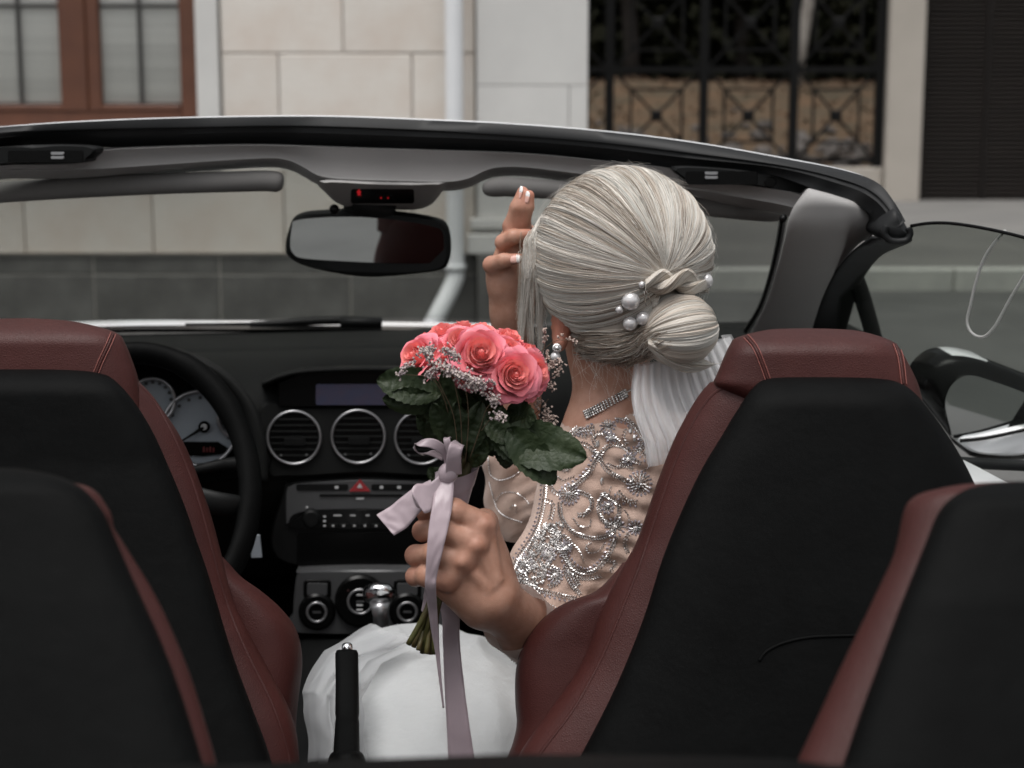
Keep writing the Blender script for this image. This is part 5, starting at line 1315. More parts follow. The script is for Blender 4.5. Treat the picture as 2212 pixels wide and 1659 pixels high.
# bun: strands wrapped from its left root round to the right
pl0 = np.array([-.93, -.32, -.10]); pl0 /= np.linalg.norm(pl0); pr0 = np.array([.80, .55, .12]); pr0 /= np.linalg.norm(pr0)
ax1 = np.cross(pl0, pr0); ax1 /= np.linalg.norm(ax1); mid0 = -(pl0 + pr0); mid0 = np.array([-.05, -1, 0.]) ; mid0 -= pl0 * (mid0 @ pl0); mid0 /= np.linalg.norm(mid0); bi0 = np.cross(pl0, mid0)
blk = [(random.uniform(-2.2, 2.2), random.gauss(.001, .0010), random.gauss(0, .07)) for _ in range(110)]
for i in range(3800):
    if i % 4: k_ = random.choice(blk); ph = k_[0] + random.gauss(0, .05); lay = .4 * k_[1] + .0008 * random.random(); dt_ = k_[2]
    else: ph = random.uniform(-2.2, 2.2); lay = 0; dt_ = -.12
    lock = nz(ph * 4.5, 31); pts = []; n = 18
    side = mid0 * math.cos(ph) + bi0 * math.sin(ph); end = pr0 + np.array([0, 0, .25 * math.sin(ph) * -1]); end /= np.linalg.norm(end)
    for k in range(n):
        t = .02 + .96 * k / (n - 1)
        q = slerp(pl0, side, min(1, t * 1.7)) if t * 1.7 < 1 else slerp(side, end, (t * 1.7 - 1) / .7)
        q2 = pl0 * (1 - t) ** 2 * 1.0 + side * 2 * t * (1 - t) * 1.35 + end * t * t; q2 = q2 / np.linalg.norm(q2); q = q2 + np.array([.02, .0, .03]) * nz(ph * 7, t * 2, 3); q /= np.linalg.norm(q)
        gr = .001 + .0016 * lock * math.sin(PI * t) + lay + .0012 * nz(ph * 20, t * 2)
        pts.append(BC + Vector(tuple(q * (BA + gr))))
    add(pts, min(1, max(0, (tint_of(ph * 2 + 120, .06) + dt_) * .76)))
# loop twisted under the bun, catching the light
for i in range(900):
    u = random.random(); a = random.uniform(0, 2 * PI); pts = []
    for k in range(16):
        t = k / 15; x = 1400 + 165 * t; y = 742 + 55 * math.sin(t * 1.9) - 12 * t + (u - .5) * 52 * math.sin(PI * min(1, .12 + t)); r = .010 * math.cos((u - .5) * 3)
        pts.append(P(x, y, 1.912 + .05 * t * t - r * .8 + .0016 * nz(u * 20, t * 2)))
    add(pts, tint_of(u * 7 + 160) * .92)
# twist along the top of the bun
for i in range(2000):
    u = random.random() * 2 * PI; rad = .0115; pts = []; strand3 = int(random.random() * 2) * PI; st = random.choice((0, 0, .08))
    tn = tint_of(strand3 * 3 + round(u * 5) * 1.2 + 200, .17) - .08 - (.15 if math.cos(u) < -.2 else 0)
    for k in range(22):
        t = st + (1 - st) * k / 21; x, y = 1390 + 140 * t, 610 - 8 * math.sin(t * 3) + 8 * t * t
        c = hell(dir_at(x, y), .007)
        an = strand3 + t * 7.5; o = Vector((0, -math.cos(an), math.sin(an))) * rad * .62
        w_ = Vector((.12 * math.sin(an), -math.cos(u + t * 7), math.sin(u + t * 7))) * rad * .62
        pts.append(c + (o + w_) * (.55 + .6 * math.sin(PI * min(1, t * .8 + .12))))
    add(pts, tn)
# loose locks framing the face on the left
for l in range(46):
    al = math.radians(random.uniform(150, 188)); two = random.random() < .45; xe0 = (1170 if two else 1138) + random.gauss(0, 10); ye0 = 700 + random.uniform(-90, 55); xm0 = 1140 + 22 * two + random.gauss(0, 7); tn = tint_of(l * .7 + 240, .18) + .04
    for i in range(int(random.uniform(10, 24))):
        a2 = al + random.gauss(0, .04); be = random.uniform(-.05, .25); q = np.array([math.cos(a2) * math.cos(be), math.sin(be), math.sin(a2) * math.cos(be)]); p0 = hell(q, .004)
        a3 = a2 - .45; q1 = np.array([math.cos(a3) * .93, -.36, math.sin(a3) * .93]); p1 = hell(q1, -.001)
        pm = P(xm0 + random.gauss(0, 2.5), 560 + random.gauss(0, 14), 1.995); pe = P(xe0 + random.gauss(0, 3.5), ye0 + random.gauss(0, 18), 2.015); c = catmull([p1, p0, p0.lerp(pm, .55) + Vector((-.003, 0, 0)), pm, pe], 16)
        add(c, min(1, max(0, tn + random.gauss(0, .1))), .0003, .00016)
# fly-away single hairs
for i in range(260):
    al = math.radians(random.uniform(-30, 215)); s = np.array([math.cos(al), random.uniform(-.3, .2), math.sin(al)]); s /= np.linalg.norm(s)
    al2 = al + random.choice((-1, 1)) * random.uniform(.12, .5); e = np.array([math.cos(al2), random.uniform(-.5, .0), math.sin(al2)]); e /= np.linalg.norm(e); pk = random.uniform(.003, .014); pts = []
    for k in range(10):
        t = k / 9; q = slerp(s, e, t); pts.append(hell(q, pk * t ** 1.5 + .002 * math.sin(PI * t) + .001))
    add(pts, random.uniform(.4, 1), .00013, .00005)
for i in range(90):
    x0 = random.uniform(1235, 1400); y0 = 735 + random.uniform(-10, 40); pts = []; dx = random.gauss(20, 25); ln = random.uniform(30, 110)
    for k in range(9):
        t = k / 8; pts.append(P(x0 + dx * t + 10 * math.sin(t * 4 + i), y0 + ln * t, 1.985 - .006 * t))
    add(pts, random.uniform(.5, 1), .00014, .00008)
for i in range(0):
    pts = [P(1560 + 60 * t * random.uniform(.6, 1.2) * (i % 4 + 1) / 3, 640 + i * 8 - 40 * t * (i % 3 - 1) + 12 * math.sin(3 * t), 1.95) for t in np.linspace(0, 1, 8)]
    add(pts, .9, .00014, .00008)
hc = bpy.data.hair_curves.new('hair'); hc.add_curves([len(q) for q in ST])
ho = np.array(tuple(HC)); flat = (np.concatenate(ST) - ho).astype(np.float32)
hc.attributes['position'].data.foreach_set('vector', flat.ravel())
ra = hc.attributes.get('radius') or hc.attributes.new('radius', 'FLOAT', 'POINT')
ra.data.foreach_set('value', np.concatenate([np.linspace(a, b, len(q)) for q, (a, b) in zip(ST, RA)]).astype(np.float32))
ta = hc.attributes.new('tint', 'FLOAT', 'CURVE'); ta.data.foreach_set('value', np.array(TI, dtype=np.float32))
hc.materials.append(M['hair'])
hair = bpy.data.objects.new('hair', hc); link(hair, bride, HC)
# ---- veil fastened under the bun
vr = []
for j in range(40):
    t = j / 39; row = []
    for i in range(120):
        s = i / 119
        x0, y0 = 1372 + 205 * s, 792 - 66 * s ** 1.5; x1, y1 = 1398 + 300 * s, 1010 - 60 * s
        x = x0 + (x1 - x0) * t; y = y0 + (y1 - y0) * t; ph = s * 70 + 2.5 * math.sin(s * 9)
        amp = .0015 + .005 * t; d = 1.945 + .06 * s - .05 * math.sin(t * 1.6) + amp * math.sin(ph) + .006 * nz(s * 8, t * 2)
        row.append(P(x + 1.5 * math.cos(ph) * (.4 + t) - 16 * (1 - s) * math.sin(PI * min(1, t * 1.3)) , y, d))
    vr.append(row)
part('veil', loft(vr, False), M['veil'], bride, fix=False)
vr2 = [[Vector(q) + Vector((.004 * math.sin(i * .7), .018 + .004 * math.sin(i * .45), 0)) for i, q in enumerate(r)] for r in vr]
part('veil_underlayer', loft(vr2, False), M['veil'], bride, fix=False)
# ================================================================ BOUQUET
def petalmat(name, c1, c2, tr=.16):
    m = mat(name, c1, .55, var=c2, vscale=30, bump=[(260, .12, 'n')], spec=.25, rnd=.08, trans=tr, sheen=.15); return m
M['petal'] = petalmat('coral_petal', (.90, .225, .265), (.92, .29, .32))
M['petal_in'] = petalmat('salmon_petal', (.92, .265, .255), (.94, .33, .30))
M['petal_out'] = petalmat('pink_petal', (.87, .24, .31), (.90, .32, .37))
M['leaf'] = mat('dark_rose_leaf', (.014, .024, .009), .48, var=(.026, .037, .015), vscale=45, bump=[(160, .35, 'v'), (60, .2, 'n')], spec=.25, rnd=.2, trans=.08)
M['stem'] = mat('green_stem', (.075, .085, .022), .5, var=(.11, .075, .03), vscale=50, rnd=.2)
M['ribbon'] = mat('lilac_satin', (.35, .275, .302), .36, var=(.385, .305, .332), vscale=25, bump=[(70, .12, 'n'), (1500, .1, 'n')], spec=.6, sheen=.3)
M['floret'] = mat('dried_lilac_floret', (.22, .17, .20), .9, var=(.58, .50, .44), vscale=260, rnd=.12)
M['twig'] = mat('brown_twig', (.085, .055, .03), .8)
bq_o = Q(985, 1000, 1.70)
bq = tag(empty('bouquet', Q(950, 1180, 1.70)), 'round bouquet of coral pink roses tied with lilac satin ribbon in the raised fist', 'bouquet')
# ---- one rose: rows of petals round a bud, rim radii and heights in metres
rings = [(.0022, .0275, 2, .5), (.0042, .0292, 3, .85), (.0066, .0295, 3, .95), (.0092, .0288, 3, 1.0), (.0120, .0272, 4, .98), (.0152, .0248, 4, 1.0), (.0188, .0212, 4, 1.0), (.0225, .0160, 5, 1.0), (.0262, .0095, 4, 1.05)]
PET, HEART = [], []
for ri, (R, Z, cnt, wd) in enumerate(rings):
    for c in range(cnt):
        th0 = 2 * PI * c / cnt + ri * 1.13 + random.uniform(-.2, .2); half = PI / cnt * wd * (1.5 if ri < 7 else 1.3); vs, fs = [], []; na, nb = 13, 9
        sd = random.uniform(0, 50); curl = .0009 + .0060 * (R / .025) ** 1.3; tw = .14; Rr = R * random.uniform(.95, 1.06)
        for b in range(nb):
            bb = b / (nb - 1)
            for a in range(na):
                aa = -1 + 2 * a / (na - 1)
                edge = abs(aa) ** 3.0
                rim = 1 - .22 * edge + .07 * nz(sd + aa * 1.6, 1) + .025 * nz(sd + aa * 5, 4) + (.05 * max(0, 1 - abs(aa) * 3) if ri > 5 else 0)
                h = bb * rim
                r = Rr * (.22 + .78 * math.sin(min(1, h) * PI / 2) ** .8) * (1 + tw * aa) + (.0012 + .0012 * (ri > 4)) * nz(sd, aa * 2.4, bb * 2) * bb
                z = -.016 + (Z + .016) * h ** 1.15 - .012 * (ri > 5) * (1 - h) * .3
                if h > .74: q = (h - .74) / .26; r += curl * q * q; z -= curl * .95 * q ** 3 * (1 if ri > 2 else .15)
                r += .0016 * edge * bb * (1 if ri > 3 else .3)
                an = th0 + aa * half * (.35 + .65 * min(1, bb * 1.6))
                vs.append((r * math.cos(an), r * math.sin(an), z))
        for b in range(nb - 1):
            for a in range(na - 1):
                k = b * na + a; fs.append([k, k + 1, k + na + 1, k + na])
        if ri < 5: HEART.append((vs, fs)); continue
        me = bpy.data.meshes.new('petal'); me.from_pydata(vs, [], fs); me.polygons.foreach_set('use_smooth', [True] * len(fs))
        me.materials.append(M['petal'] if ri < 7 else M['petal_out']); me.update(); PET.append((ri, me))
bud_vf = tube([(0, 0, -.016), (0, 0, -.004), (0, 0, .004), (0, 0, .010), (0, 0, .017), (0, 0, .021), (.0006, 0, .025), (.0004, .0005, .0265)], [.004, .014, .0170, .0130, .0080, .0045, .0020, .0008], 14)
cal_vf = tube([(0, 0, -.030), (0, 0, -.022), (0, 0, -.012)], [.003, .0075, .009], 12)
def mesh_of(name, vf, m):
    me = bpy.data.meshes.new(name); me.from_pydata([tuple(q) for q in vf[0]], [], vf[1]); me.polygons.foreach_set('use_smooth', [True] * len(me.polygons)); me.materials.append(m); return me
bud_me = mesh_of('rose', join([bud_vf] + HEART), M['petal_in'])
cal_me = mesh_of('calyx', cal_vf, M['stem'])
centre = Q(1012, 905, 1.735)
def rose(x, y, d, sc, out=.9, tilt=None, roll=0.0, skip=()):
    c = Q(x, y, d); dirn = (c - centre).normalized() if tilt is None else Vector(tilt).normalized()
    q = dirn.to_track_quat('Z', 'Y') @ Matrix.Rotation(roll, 3, 'Z').to_quaternion()
    base_ = c - dirn * .022 * sc
    o = bpy.data.objects.new('rose', bud_me); link(o, bq, base_); o.rotation_mode = 'QUATERNION'; o.rotation_quaternion = q; o.scale = (sc,) * 3
    k = bpy.data.objects.new('calyx', cal_me); COL.objects.link(k); k.parent = o
    for ri, me in PET:
        if ri in skip: continue
        p = bpy.data.objects.new('petal', me); COL.objects.link(p); p.parent = o
        s = 1 + .10 * (out - .9) + random.uniform(-.03, .03); p.scale = (s, s, random.uniform(.96, 1.03)); p.rotation_euler = (random.uniform(-.05, .05), random.uniform(-.05, .05), random.uniform(-.1, .1))
    return o
ROSES = [(1040, 760, 1.640, 1.06, (.12, -1, .42), .3), (1114, 808, 1.638, 1.0, (.25, -1, .22), 1.4), (1164, 800, 1.672, .86, (.75, -.8, .30), 2.2),
         (1102, 754, 1.672, .80, (.42, -.75, .62), .9), (994, 730, 1.668, .84, (-.05, -.7, .75), 2.8), (892, 765, 1.668, .94, (-.62, -.72, .50), 3.5),
         (955, 716, 1.700, .98, (-.25, -.35, .9), 4.0), (1042, 712, 1.715, .90, (.1, -.2, .98), 5.1), (1104, 727, 1.715, .92, (.45, -.2, .85), 1.9),
         (1088, 838, 1.668, .9, (.12, -.85, -.35), 2.6), (1166, 830, 1.690, .9, (.85, -.5, -.15), .8), (908, 792, 1.690, .9, (-.6, -.75, -.1), 4.4), (958, 768, 1.664, .9, (-.22, -.9, .45), 5.5), (1010, 802, 1.662, .86, (-.05, -1, -.05), 1.1),
         (918, 737, 1.712, .96, (-.55, -.25, .80), .2), (1000, 705, 1.750, .9, (0, .1, 1), 2.0), (1152, 762, 1.715, .84, (.8, -.15, .6), 3.0)]
for a in ROSES: rose(a[0], a[1], a[2], a[3] * .91, .9, a[4], a[5])
# ---- leaves
def leaf_vf(base_, tipp, wid, nrm, fold=.25, droop=.15, ser=9, sd=0):
    A, Bt = Vector(base_), Vector(tipp); t = (Bt - A); L = t.length; t.normalize(); n = Vector(nrm); n = (n - t * n.dot(t)).normalized(); s = t.cross(n)
    nu, nv = 4 * ser, 9; top_, vs, fs = [], [], []
    for i in range(nu + 1):
        u = i / nu; w = wid * (math.sin(PI * min(1, u ** .92)) ** .58) * (1 - .08 * u)
        tooth = 1 + .11 * (((i % 4) / 4) - .4) * (1 if .03 < u < .985 else 0)
        for j in range(nv):
            v = -1 + 2 * j / (nv - 1); x = v * w * (tooth if abs(v) == 1 else 1)
            vein = math.cos((u * ser * 1.0 - abs(v) * 1.3) * 2 * PI)
            z = fold * abs(x) - droop * L * u * u + .0009 * vein * (abs(v) > .05) * (1 - abs(v) * .4) - .0012 * (abs(v) < .1) + .004 * nz(u * 3 + sd, v * 1.6, sd) 
            vs.append(A + t * (u * L + .10 * abs(x) * (1 if u < .9 else 0)) + s * x + n * z)
    for i in range(nu):
        for j in range(nv - 1):
            k = i * nv + j; fs.append([k, k + 1, k + nv + 1, k + nv])
    m = len(vs); vs = vs + [q - n * .0004 for q in vs]; fs = fs + [[i + m for i in f][::-1] for f in fs]
    return vs, fs
LV = [((1070, 940, 1.655), (1268, 988, 1.635), .0265, (-.1, -1, .45), .18, .02), ((1095, 925, 1.648), (1200, 1046, 1.636), .0200, (.1, -1, .3), .15, .03), ((1075, 905, 1.672), (1148, 1000, 1.645), .0235, (.2, -1, .2), .15, .05),
      ((1096, 890, 1.68), (1150, 905, 1.64), .017, (.3, -1, .1), .2, .1), ((955, 848, 1.660), (816, 818, 1.648), .0205, (-.15, -1, .40), .22, .10), ((950, 868, 1.665), (826, 862, 1.650), .0165, (-.3, -1, -.35), .1, .0),
      ((965, 925, 1.675), (912, 838, 1.66), .016, (-.4, -1, .1), .15, .05), ((985, 940, 1.668), (958, 800, 1.655), .013, (-.2, -1, .1), .2, .05), ((962, 975, 1.682), (925, 905, 1.668), .012, (-.5, -1, .2), .2, .1),
      ((1040, 960, 1.668), (1018, 905, 1.660), .0125, (.1, -1, .1), .2, .1), ((1030, 1000, 1.680), (1012, 950, 1.668), .011, (.2, -1, 0), .2, .05), ((958, 1010, 1.69), (930, 1038, 1.67), .011, (-.3, -1, .2), .2, .05),
      ((1010, 880, 1.69), (1075, 830, 1.675), .015, (0, -1, -.2), .2, .05), ((1000, 890, 1.69), (990, 840, 1.672), .016, (0, -1, 0), .2, .05), ((1090, 960, 1.69), (1096, 1010, 1.675), .012, (.2, -1, .1), .2, .05),
      ((1040, 930, 1.70), (1080, 870, 1.68), .018, (.1, -1, 0), .15, .05), ((950, 900, 1.70), (900, 870, 1.68), .014, (-.2, -1, 0), .15, .0), ((1000, 985, 1.662), (985, 870, 1.652), .0135, (.1, -1, .1), .2, .05), ((1012, 975, 1.658), (1040, 868, 1.655), .014, (.1, -1, .05), .2, .05), ((975, 960, 1.664), (935, 872, 1.652), .0125, (-.2, -1, .1), .2, .05), ((1048, 975, 1.662), (1088, 880, 1.655), .015, (.2, -1, .05), .2, .05),
      ((985, 1005, 1.668), (965, 930, 1.656), .010, (-.1, -1, .1), .2, .05), ((1020, 1010, 1.668), (1048, 948, 1.656), .0105, (.1, -1, .1), .2, .05), ((1050, 900, 1.655), (1105, 958, 1.645), .013, (.1, -1, .1), .15, .05),
      ((1020, 960, 1.72), (1130, 930, 1.71), .02, (0, -1, .2), .1, .0), ((990, 950, 1.72), (900, 900, 1.71), .018, (0, -1, .2), .1, .0)]
for i, (a, b_, w, n, fo, dr) in enumerate(LV):
    part('leaf', leaf_vf(Q(*a), Q(*b_), w, n, fo, dr, 7 if w < .016 else 9, i * 3.7), M['leaf'], bq, fix=False)
# ---- stems: above the wrap fanning out to the roses, below it cut short
S_R = [0, 1, 2, 3, 4, 5, 6, 7, 8, 9]
STB = [(882, 1392, 1.665), (893, 1398, 1.672), (903, 1404, 1.662), (912, 1410, 1.675), (921, 1413, 1.664), (930, 1414, 1.680), (938, 1412, 1.668), (944, 1405, 1.685), (917, 1402, 1.690), (930, 1400, 1.695)]
for i, q in enumerate(STB):
    s = i / 9; m1 = Q(928 + 22 * s, 1300, 1.680 + .012 * (i % 3 - 1)); m2 = Q(962 + 18 * s, 1150, 1.693 + .004 * (i % 3)); m3 = Q(985 + 24 * s, 1030, 1.70); r_ = ROSES[i]; e = Q(r_[0], r_[1], r_[2]) - Vector(r_[4]).normalized() * .045
    part('stem', tube(catmull([Q(*q), m1, m2, m3, m3.lerp(e, .55), e], 24), random.uniform(.0024, .0031), 8), M['stem'], bq)
# ---- dried statice sprigs
def florets(pts, n, spread, sc=1.0, sd=0):
    r = np.random.default_rng(sd); parts = []; c = catmull(pts, 40)
    for i in range(n):
        k = int(r.integers(40)); x, y, d = c[k]; x += r.normal() * spread; y += r.normal() * spread * .8; p = Q(x, y, d + r.normal() * .003)
        dr = Vector((r.normal() * .5, -.7 + r.normal() * .3, .6 + r.normal() * .5)).normalized(); L = r.uniform(.0026, .0046) * sc
        parts.append(tube([p, p + dr * L * .6, p + dr * L], [.0005 * sc, .0008 * sc, .0012 * sc], 5))
    return join(parts)
M['dryfloret'] = mat('dried_brown_floret', (.20, .14, .12), .9, var=(.46, .37, .32), vscale=260, rnd=.12)
def sprig(stem_pts, flo, rad=.00061):
    o = part('sprig', tube([Q(*q) for q in catmull(stem_pts, 24)], rad * .75, 6), M['twig'], bq)
    fl = join([florets(*a) for a in flo]); tag(part('floret_cluster', fl, M['floret' if rad > .0006 else 'dryfloret'], o, smooth=False), kind='stuff')
    return o
sprig([(985, 1000, 1.665), (965, 880, 1.655), (935, 820, 1.645), (885, 810, 1.640), (860, 808, 1.638)], [([(862, 815, 1.636), (872, 800, 1.636)], 22, 4, 1, 1), ([(876, 796, 1.637), (896, 780, 1.640)], 26, 3.5, 1, 2)])
sprig([(990, 1000, 1.660), (980, 900, 1.648), (950, 830, 1.636), (925, 770, 1.630)], [([(921, 815, 1.630), (935, 796, 1.629), (920, 768, 1.630), (914, 756, 1.632)], 95, 6, 1.05, 3), ([(932, 770, 1.632), (930, 752, 1.634)], 30, 4, 1, 4)])
sprig([(998, 1000, 1.660), (995, 900, 1.646), (980, 820, 1.634), (968, 765, 1.628)], [([(962, 756, 1.629), (975, 768, 1.627), (986, 776, 1.628)], 70, 6, 1.05, 5)])
sprig([(1005, 1000, 1.655), (1012, 900, 1.640), (1000, 830, 1.628), (955, 800, 1.622)], [([(950, 790, 1.622), (975, 806, 1.620), (1000, 816, 1.619), (1025, 826, 1.620), (1045, 832, 1.622)], 210, 7.5, 1.1, 6), ([(1000, 838, 1.622), (1040, 842, 1.622)], 60, 6, 1, 7)])
sprig([(1015, 990, 1.655), (1036, 930, 1.640), (1050, 885, 1.630), (1066, 868, 1.628)], [([(1058, 856, 1.628), (1074, 872, 1.626)], 45, 6, 1.05, 8)])
sprig([(1040, 930, 1.640), (1060, 905, 1.630), (1078, 898, 1.628)], [([(1066, 898, 1.627), (1084, 902, 1.626)], 34, 5, 1.0, 9)])
sprig([(1100, 900, 1.70), (1150, 780, 1.695), (1178, 752, 1.69), (1205, 735, 1.685), (1245, 738, 1.68)], [([(1205, 732, 1.684), (1216, 727, 1.683)], 8, 2, .8, 10), ([(1228, 733, 1.682), (1248, 741, 1.68)], 16, 2, .8, 11)], .0005)
sprig([(1150, 780, 1.695), (1172, 760, 1.69), (1178, 735, 1.688), (1177, 712, 1.686)], [([(1176, 742, 1.688), (1178, 715, 1.686)], 26, 2, .9, 12)], .0005)
sprig([(1160, 772, 1.695), (1185, 770, 1.69), (1196, 790, 1.686), (1202, 815, 1.684)], [([(1180, 762, 1.689), (1186, 785, 1.687), (1182, 800, 1.686), (1206, 780, 1.684), (1208, 800, 1.684), (1198, 815, 1.684)], 80, 3.5, .95, 13)], .0005)
sprig([(1120, 930, 1.70), (1150, 900, 1.69), (1170, 880, 1.685), (1185, 862, 1.68)], [([(1164, 872, 1.684), (1178, 892, 1.684), (1190, 908, 1.683), (1172, 912, 1.684)], 90, 7, 1.0, 14), ([(1180, 830, 1.684), (1196, 838, 1.684)], 20, 4, .9, 15)], .0005)
sprig([(1120, 935, 1.69), (1160, 922, 1.68), (1202, 918, 1.675)], [([(1165, 918, 1.678), (1203, 919, 1.675)], 26, 3, .9, 16)], .0005)
# ---- satin ribbon: wrap round the stems, bow, two tails
def ribbon(name, pairs, n=50, th=.0006, across=7, wav=0.0):
    """pairs of (left x, y, depth, right x, y, depth) along the band"""
    a = catmull([Q(*q[:3]) for q in pairs], n); b = catmull([Q(*q[3:]) for q in pairs], n); secs = []
    for i in range(n):
        A, Bq = Vector(a[i]), Vector(b[i]); t = Vector(a[min(i + 1, n - 1)] - a[max(i - 1, 0)]); s = Bq - A; nn = s.cross(t); nn = nn.normalized() if nn.length > 1e-9 else Vector((0, -1, 0))
        row = [A.lerp(Bq, j / (across - 1)) + nn * (wav * nz(i * .23, j * .5, 3) + .0004 * (1 if j in (0, across - 1) else 0)) for j in range(across)]
        secs.append(row + [q - nn * th for q in row[::-1]])
    return part(name, loft(secs), M['ribbon'], bq)
secs = []
for i in range(26):
    t = i / 25; x = 1000 - 72 * t + 6 * t * t; y = 1018 + 285 * t; r = (.0185 - .0055 * min(1, t * 2.2)) ; c = Q(x, y, 1.695 - .012 * t)
    if t < .45: c = Q(1001 - 70 * t, y, 1.695 - .012 * t)
    secs.append([c + Vector((math.cos(a) * r * 1.0, math.sin(a) * r * .9, (.004 * math.cos(a) - .0016 * math.sin(a * 2 + i)))) * (1 + .02 * math.sin(a * 3 + i * 1.9)) - Vector((0, 0, 0)) for a in np.linspace(0, 2 * PI, 37)[:-1]])
# rotation-free wrap, each ring scaled only about its own centre
secs = []
for i in range(60):
    t = i / 59; y = 1016 + 290 * t; x = np.interp(y, [1016, 1090, 1180, 1306], [1000, 985, 958, 934]); r = np.interp(y, [1016, 1090, 1150, 1306], [.0178, .0135, .0125, .0115]); c = Q(x, y, 1.694 - .010 * t)
    band = .0009 * ((i % 9) / 9)
    secs.append([c + Vector((math.cos(a) * (r + band), math.sin(a) * (r + band) * .9, .0035 * math.sin(a + .6) + .0035 * math.cos(a))) for a in np.linspace(0, 2 * PI, 41)[:-1]])
part('ribbon_wrap', loft(secs, True, False), M['ribbon'], bq)
ribbon('bow_tail', [(940, 1020, 1.664, 974, 1006, 1.664), (938, 1056, 1.650, 980, 1040, 1.652), (934, 1090, 1.636, 977, 1092, 1.638), (926, 1140, 1.626, 968, 1140, 1.626), (922, 1190, 1.620, 956, 1192, 1.620), (919, 1240, 1.620, 944, 1244, 1.620), (918, 1270, 1.622, 942, 1272, 1.622), (924, 1310, 1.635, 944, 1310, 1.635), (931, 1360, 1.645, 947, 1358, 1.645), (940, 1410, 1.652, 950, 1405, 1.652), (948, 1470, 1.655, 954, 1465, 1.655), (956, 1530, 1.658, 960, 1528, 1.658)], 90, .0005, 9, .0012)
ribbon('ribbon_tail', [(944, 1300, 1.715, 986, 1296, 1.712), (954, 1330, 1.712, 992, 1330, 1.708), (957, 1400, 1.705, 994, 1396, 1.703), (961, 1500, 1.695, 1004, 1490, 1.693), (966, 1590, 1.69, 1016, 1580, 1.685), (970, 1680, 1.69, 1030, 1670, 1.685)], 60, .0005, 7, .0008)
ribbon('bow_loop', [(966, 1010, 1.660, 974, 1060, 1.660), (930, 1042, 1.648, 952, 1090, 1.646), (898, 1046, 1.640, 930, 1105, 1.634), (890, 1068, 1.632, 916, 1108, 1.630), (905, 1098, 1.640, 930, 1092, 1.642), (935, 1060, 1.655, 955, 1065, 1.655)], 50, .0005, 9, .0008)
ribbon('bow_end', [(930, 1036, 1.655, 948, 1082, 1.650), (888, 1058, 1.652, 912, 1102, 1.642), (845, 1092, 1.650, 880, 1138, 1.640), (813, 1112, 1.650, 851, 1157, 1.638)], 36, .0005, 9, .0014)
ribbon('bow_loop', [(962, 1018, 1.662, 976, 1010, 1.662), (955, 985, 1.654, 974, 978, 1.655), (930, 968, 1.646, 948, 952, 1.650), (905, 964, 1.644, 918, 948, 1.650), (896, 958, 1.648, 893, 966, 1.662), (900, 976, 1.655, 914, 984, 1.668), (925, 982, 1.660, 935, 972, 1.668), (955, 995, 1.664, 960, 985, 1.668)], 60, .0005, 7)
ribbon('bow_loop', [(962, 1030, 1.650, 998, 1024, 1.652), (964, 990, 1.640, 996, 988, 1.642), (970, 962, 1.640, 1000, 968, 1.642), (980, 952, 1.650, 1003, 962, 1.652), (990, 955, 1.664, 1000, 975, 1.664), (975, 990, 1.672, 995, 1000, 1.672)], 50, .0005, 7, .0006)
part('bow_knot', sphere(Q(968, 1022, 1.655), (.0105, .008, .011), 18, 12), M['ribbon'], bq)
ribbon('bow_loop', [(975, 1010, 1.655, 990, 1005, 1.655), (962, 968, 1.648, 976, 962, 1.648), (958, 948, 1.650, 972, 944, 1.650), (966, 945, 1.662, 980, 950, 1.662)], 30, .0005, 5)

# ================================================================ JEWELLERY
jp = tag(empty('pearl_hair_pin', Q(1365, 660, 1.91)), 'cluster of five pearl hair pins beside the bun', 'hair pin')
PE = [(1362, 650, 21.0), (1338, 669, 9.2), (1387, 615, 8.0), (1389, 688, 16.2), (1361, 699, 16.2)]
HB = bvh_of(base)
for x, y, r in PE:
    p, n = hit(HB, x, y, 0); p = p if p is not None else Q(x, y, 1.93)
    R_ = r * mp(1.91); pc = CAM + ray(x, y) * ((p - CAM).length - R_ * .55 - (.005 if r > 12 else .011))
    part('pearl', sphere(pc, R_, 24, 16), M['pearl'], jp)
def wirep(pts): 
    r = []
    for x, y in pts:
        p, n = hit(HB, x, y, .011); r.append(p if p is not None else Q(x, y, 1.92))
    return r
for pts in ([(1386, 620), (1388, 636), (1390, 650)], [(1389, 618), (1396, 632), (1401, 645)], [(1350, 678), (1362, 684), (1378, 688)], [(1377, 700), (1384, 704), (1392, 700)]):
    part('wire', tube(wirep(pts), .0006, 6), M['wire'], jp)
jr = tag(empty('pearl_hair_pin', Q(1526, 607, 1.98)), 'single pearl hair pin at the right end of the hair twist', 'hair pin')
part('pearl', sphere(Q(1526, 607, 1.975), (.0085, .0085, .0092), 20, 14), M['pearl'], jr)
part('wire', tube([Q(1526, 607, 1.975), Q(1515, 612, 1.99)], .0006, 6), M['wire'], jr)
er = tag(empty('earring', Q(1200, 760, 1.96)), 'pearl drop earring with silver cluster hanging from her ear', 'earring')
part('pearl', sphere(Q(1200, 771, 1.955), 11.5 * mp(1.955), 20, 14), M['pearl'], er)
ev = []
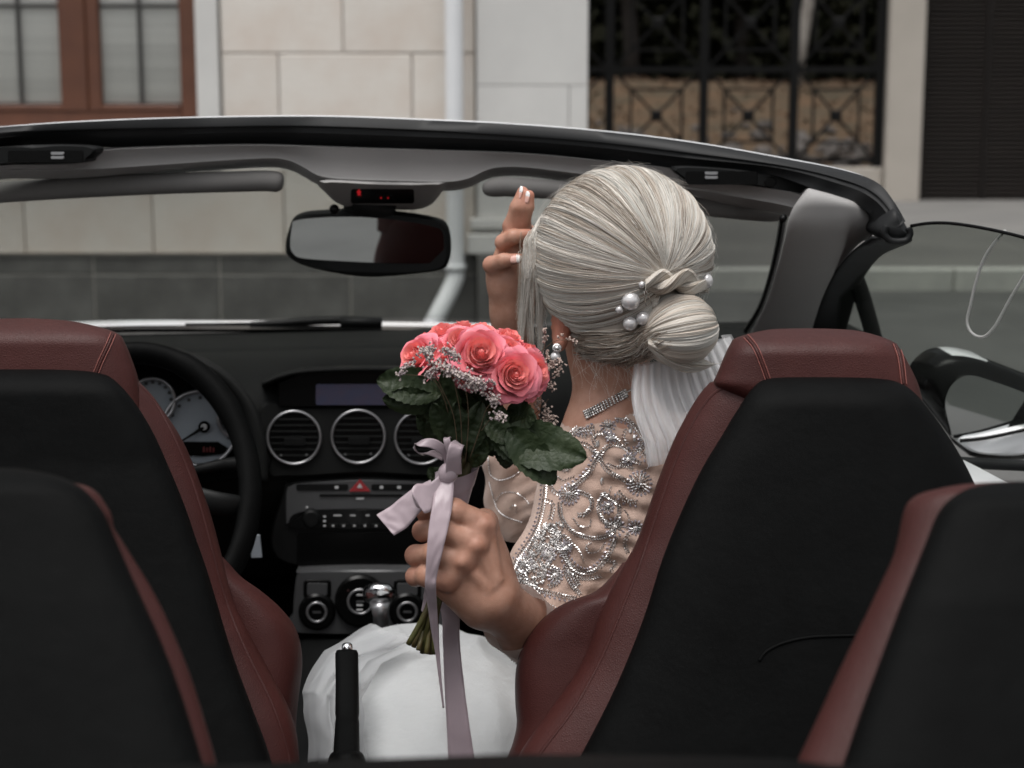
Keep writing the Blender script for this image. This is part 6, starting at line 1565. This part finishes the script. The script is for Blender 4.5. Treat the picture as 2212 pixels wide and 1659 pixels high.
for i in range(14):
    a = 2 * PI * i / 14; ev.append(sphere(Q(1203 + 7 * math.cos(a), 752 + 7 * math.sin(a), 1.952), .0022, 7, 5))
ev.append(sphere(Q(1203, 752, 1.950), .0035, 8, 6)); ev.append(tube([Q(1203, 752, 1.953), Q(1206, 742, 1.965)], .0009, 6))
part('stone_cluster', join(ev), M['bead'], er)
M['crystal'] = mat('crystal_stone', (.62, .60, .58), .15, .9, rnd=.55)  # brightness differs from stone to stone, painting in their sparkle
nk = tag(empty('necklace', Q(1318, 875, 1.99)), 'three row silver crystal necklace clasped round her neck', 'necklace')
bb = bvh_of(bride); nkp = catmull([(1266, 897), (1285, 888), (1310, 874), (1340, 857), (1352, 849)], 30); k_ = 0
for r_ in range(4):
    for i in range(20):
        x, y = np.interp(i * 1.5, range(30), nkp[:, 0]), np.interp(i * 1.5, range(30), nkp[:, 1]); x += (r_ - 1.5) * 1.8; y += (r_ - 1.5) * 4.6
        p, n = hit(bb, x, y, .0022)
        if p is None: continue
        if k_ == 0: s0 = part('crystal', sphere((0, 0, 0), .0017, 8, 5), M['crystal'], nk); k_ = 1; s0.location = p - ORG[nk]
        else: c = s0.copy(); COL.objects.link(c); c.location = p - ORG[nk]
ch = []
for i in range(7):
    p, n = hit(bb, 1352 + i * 2.6, 848 - i * 1.6, .002)
    if p is not None: ch.append(sphere(p, (.0018, .0012, .0012), 7, 5))
if ch: part('chain', join(ch), M['wire'], nk)
# ================================================================ white loop: a string's reflection in the side window, modelled as a tube
cp_ = [(2172, 498), (2150, 522), (2125, 560), (2108, 610), (2096, 660), (2089, 692), (2095, 714), (2110, 726), (2128, 726), (2148, 706), (2166, 675), (2185, 640), (2206, 606), (2235, 560), (2262, 528)]
tag(mk('string_reflection', *tube([Q(x, y, 2.06 - (x - 2100) * .0006) for x, y in catmull(cp_, 70)], .0019, 8), mat('white_string_reflection', (.34, .34, .33), .7, bump=[(900, .3, 'n')])), 'thin white loop standing in for a reflection of string in the side window glass', 'string_reflection')
